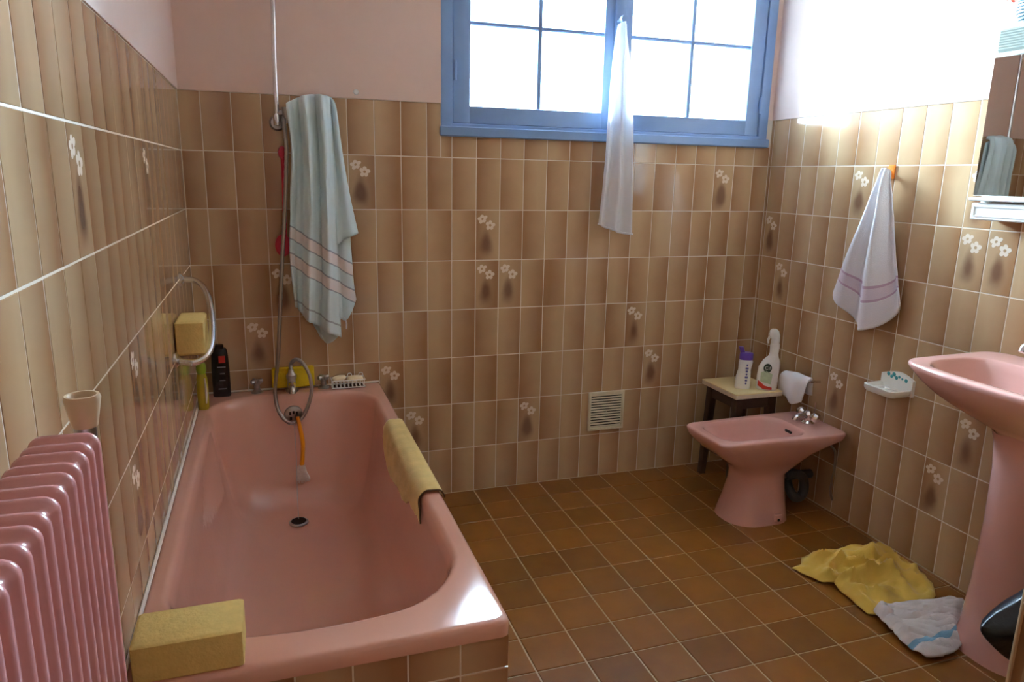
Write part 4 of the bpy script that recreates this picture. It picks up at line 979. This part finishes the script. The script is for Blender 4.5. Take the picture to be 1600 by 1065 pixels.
for k in range(8):
    a = 2*PI*k/8; c0 = Vector((pc[0]-0.006, pc[1]+0.078, pc[2]+0.112)); d = Vector((-0.25*math.sin(a), math.cos(a), math.sin(a)))
    s_ = Vector((-1, 0, 0)).cross(d)
    q = patch([[c0-s_*0.004, c0, c0+s_*0.004], [c0+d*0.018-s_*0.013+Vector((-0.006,0,0)), c0+d*0.019+Vector((-0.003,0,0)), c0+d*0.018+s_*0.013+Vector((-0.006,0,0))], [c0+d*0.034-s_*0.007+Vector((-0.010,0,0)), c0+d*0.037+Vector((-0.008,0,0)), c0+d*0.034+s_*0.007+Vector((-0.010,0,0))]], 5, 5)
    thicken(q.build('petal', M['petal'], fl, True, 80), 0.0015)
MB().lathe([(0.001, -0.006), (0.007, -0.003), (0.008, 0.002)], (pc[0]-0.008, pc[1]+0.078, pc[2]+0.112), 'x', 12).build('flower_centre', M['amber'], fl)

# ------------------------------------------------------------------ cloths on the floor
def poly_cloth(top, bottom, left, right, nu, nv, zfun):
    """Coons patch between four outline polylines on the floor, then folded by zfun"""
    def L(p, t): return lerp_at([Vector((*q, 0)) for q in p], t)
    b = MB(); vs_ = []
    for j in range(nv+1):
        for i in range(nu+1):
            u, v = i/nu, j/nv
            p = L(top, u)*(1-v)+L(bottom, u)*v+L(left, v)*(1-u)+L(right, v)*u \
                - (L(top, 0)*(1-u)*(1-v)+L(top, 1)*u*(1-v)+L(bottom, 0)*(1-u)*v+L(bottom, 1)*u*v)
            p.z = zfun(u, v, p); vs_.append(p)
    fs = [(j*(nu+1)+i, j*(nu+1)+i+1, (j+1)*(nu+1)+i+1, (j+1)*(nu+1)+i) for j in range(nv) for i in range(nu)]
    b.add(vs_, fs); return b
def zy(u, v, p):
    e = min(u, 1-u, v, 1-v); k = min(1, e/0.16)
    pk = Vector((2.205, -1.07)); d = Vector((p.x, p.y))-pk; r = d.length; a = math.atan2(d.y, d.x)
    z = 0.036*math.exp(-(r/0.09)**2)+0.040*max(0, 1-r/0.32)*(1-abs(math.sin(a*2.5+0.8+2*noise.noise(p*4))))**2*min(1, r/0.03)
    z += 0.034*(1-abs(noise.noise(Vector((p.x*8, p.y*13, 0.3)))))**4+0.012*(1-abs(noise.noise(Vector((p.x*20, p.y*28, 2.3)))))**3
    return 0.004+z*(0.12+0.88*k)+0.006*abs(noise.noise(Vector((p.x*20, p.y*20, 5))))
yc = poly_cloth([(1.958,-0.955),(2.005,-0.945),(2.04,-0.905),(2.11,-0.885),(2.23,-0.895),(2.33,-0.945),(2.40,-1.01)],
                [(2.005,-1.25),(2.03,-1.262),(2.06,-1.255),(2.10,-1.262),(2.17,-1.258),(2.25,-1.262),(2.30,-1.235)],
                [(1.958,-0.955),(1.975,-1.005),(1.995,-1.055),(2.03,-1.075),(2.02,-1.11),(2.01,-1.18),(2.005,-1.25)],
                [(2.40,-1.01),(2.395,-1.06),(2.375,-1.12),(2.35,-1.18),(2.30,-1.235)], 60, 56, zy)
o = yc.build('floor_cloth', M['ycloth'], None, True, 80); thicken(o, 0.003, 1); tag(o, 'crumpled yellow floor cloth lying on the tiles by the wall', 'cloth')
def zw(u, v, p):
    e = min(u, 1-u, v, 1-v); k = min(1, e/0.12)
    z = 0.016+0.020*abs(noise.noise(Vector((p.x*10, p.y*14, 0.9))))+0.012*(1-abs(noise.noise(Vector((p.x*12+p.y*16, p.y*42, 3.1)))))**3+0.0035*math.sin(p.y*190+p.x*70+5*noise.noise(p*9))
    z += 0.030*math.exp(-((u-0.07)/0.06)**2)*(1-v)
    return 0.006+z*(0.35+0.65*k)
wc = poly_cloth([(2.020,-1.262),(2.06,-1.246),(2.13,-1.245),(2.22,-1.262),(2.29,-1.268),(2.36,-1.285)],
                [(1.992,-1.478),(2.04,-1.488),(2.09,-1.484),(2.13,-1.468),(2.165,-1.452)],
                [(2.020,-1.262),(2.01,-1.30),(2.002,-1.35),(1.978,-1.41),(1.992,-1.478)],
                [(2.36,-1.285),(2.33,-1.32),(2.26,-1.36),(2.20,-1.40),(2.165,-1.452)], 60, 50, zw)
o = wc.build('floor_towel', M['floortowel'], None, True, 80); sheet_uv(o, 60, 50); thicken(o, 0.006, 1); tag(o, 'crumpled white towel with blue stripe on floor beside the pedestal', 'towel')

# ------------------------------------------------------------------ cabinet edge and black bag on the right
cb = thing('wooden_cabinet', (2.14, -2.0, 0), 'brown wooden cabinet at the right edge beside the washbasin', 'cabinet')
kx0, kx1, ky0, ky1 = 1.819, 2.42, -2.32, -1.812
MB().box((kx0+0.004, ky0, 0.03), (kx1, ky1-0.006, 0.80), 0.002).build('body', M['brownwood'], cb)
MB().box((kx0-0.002, ky1-0.008, 0.0), (kx0+0.02, ky1, 0.80), 0.002).build('edge_strip', M['palewood'], cb)
MB().box((kx0-0.006, ky0-0.01, 0.80), (kx1, ky1+0.004, 0.825), 0.003).build('top', M['brownwood'], cb)
for k in (0, 1):
    d_ = MB().box((kx0-0.012, ky0+0.01+k*0.235, 0.06), (kx0+0.004, ky0+0.235+k*0.235, 0.78), 0.003).build('door', M['brownwood'], cb)
    MB().tube([(kx0-0.012, ky0+0.225+k*0.035, 0.5), (kx0-0.030, ky0+0.225+k*0.035, 0.5)], [0.005, 0.010], 10).build('knob', M['chrome'], d_)
for x in (kx0+0.04, kx1-0.04):
    for y in (ky0+0.04, ky1-0.04): MB().box((x-0.02, y-0.02, 0), (x+0.02, y+0.02, 0.03)).build('foot', M['darkwood'], cb)
def fb(u, v, p): return (0.010*noise.noise(p*14), -0.012*noise.noise(p*11), 0.006*noise.noise(p*20))
bgm = MB()
BL = [(0.182, 0.015, 0.012, 1.99, -1.735), (0.192, 0.035, 0.025, 1.985, -1.735), (0.225, 0.070, 0.038, 1.975, -1.735), (0.265, 0.110, 0.046, 1.972, -1.735), (0.300, 0.148, 0.050, 1.968, -1.735), (0.318, 0.156, 0.050, 1.968, -1.735), (0.340, 0.125, 0.050, 1.985, -1.735), (0.365, 0.085, 0.046, 2.00, -1.74), (0.395, 0.050, 0.036, 2.01, -1.745), (0.45, 0.026, 0.022, 2.012, -1.76), (0.50, 0.014, 0.012, 2.012, -1.775), (0.545, 0.012, 0.008, 2.012, -1.778)]
lps = []
for z, a, b_, x, y in BL:
    l = oval(x, y, a, b_, z, 40, 1.45)
    lps.append([(p[0]+0.010*noise.noise(Vector(p)*22), p[1]+0.008*noise.noise(Vector(p)*19+Vector((4,0,0))), p[2]+0.008*noise.noise(Vector(p)*12)) for p in l])
bgm.loft(lps, True, True)
bg_ = bgm.build('rubbish_bag', M['bag'], None, True, 60); subsurf(bg_, 1); tag(bg_, 'black plastic rubbish bag hanging between cabinet and pedestal', 'bag')
hk2 = MB().tube([(2.012, ky1-0.007, 0.545), (2.012, ky1+0.02, 0.541), (2.012, ky1+0.034, 0.541), (2.012, ky1+0.036, 0.555)], 0.005, 8, 4).build('bag_hook', M['chrome'], cb)

tag(MB().lathe([(0.001, -0.006), (0.008, -0.005), (0.010, -0.001), (0.010, 0.0)], (0.601, -0.004, 1.622), 'y', 14).build('wall_plug', M['white']), 'small white wall plug above the tile edge beside the blue towel', 'plug')
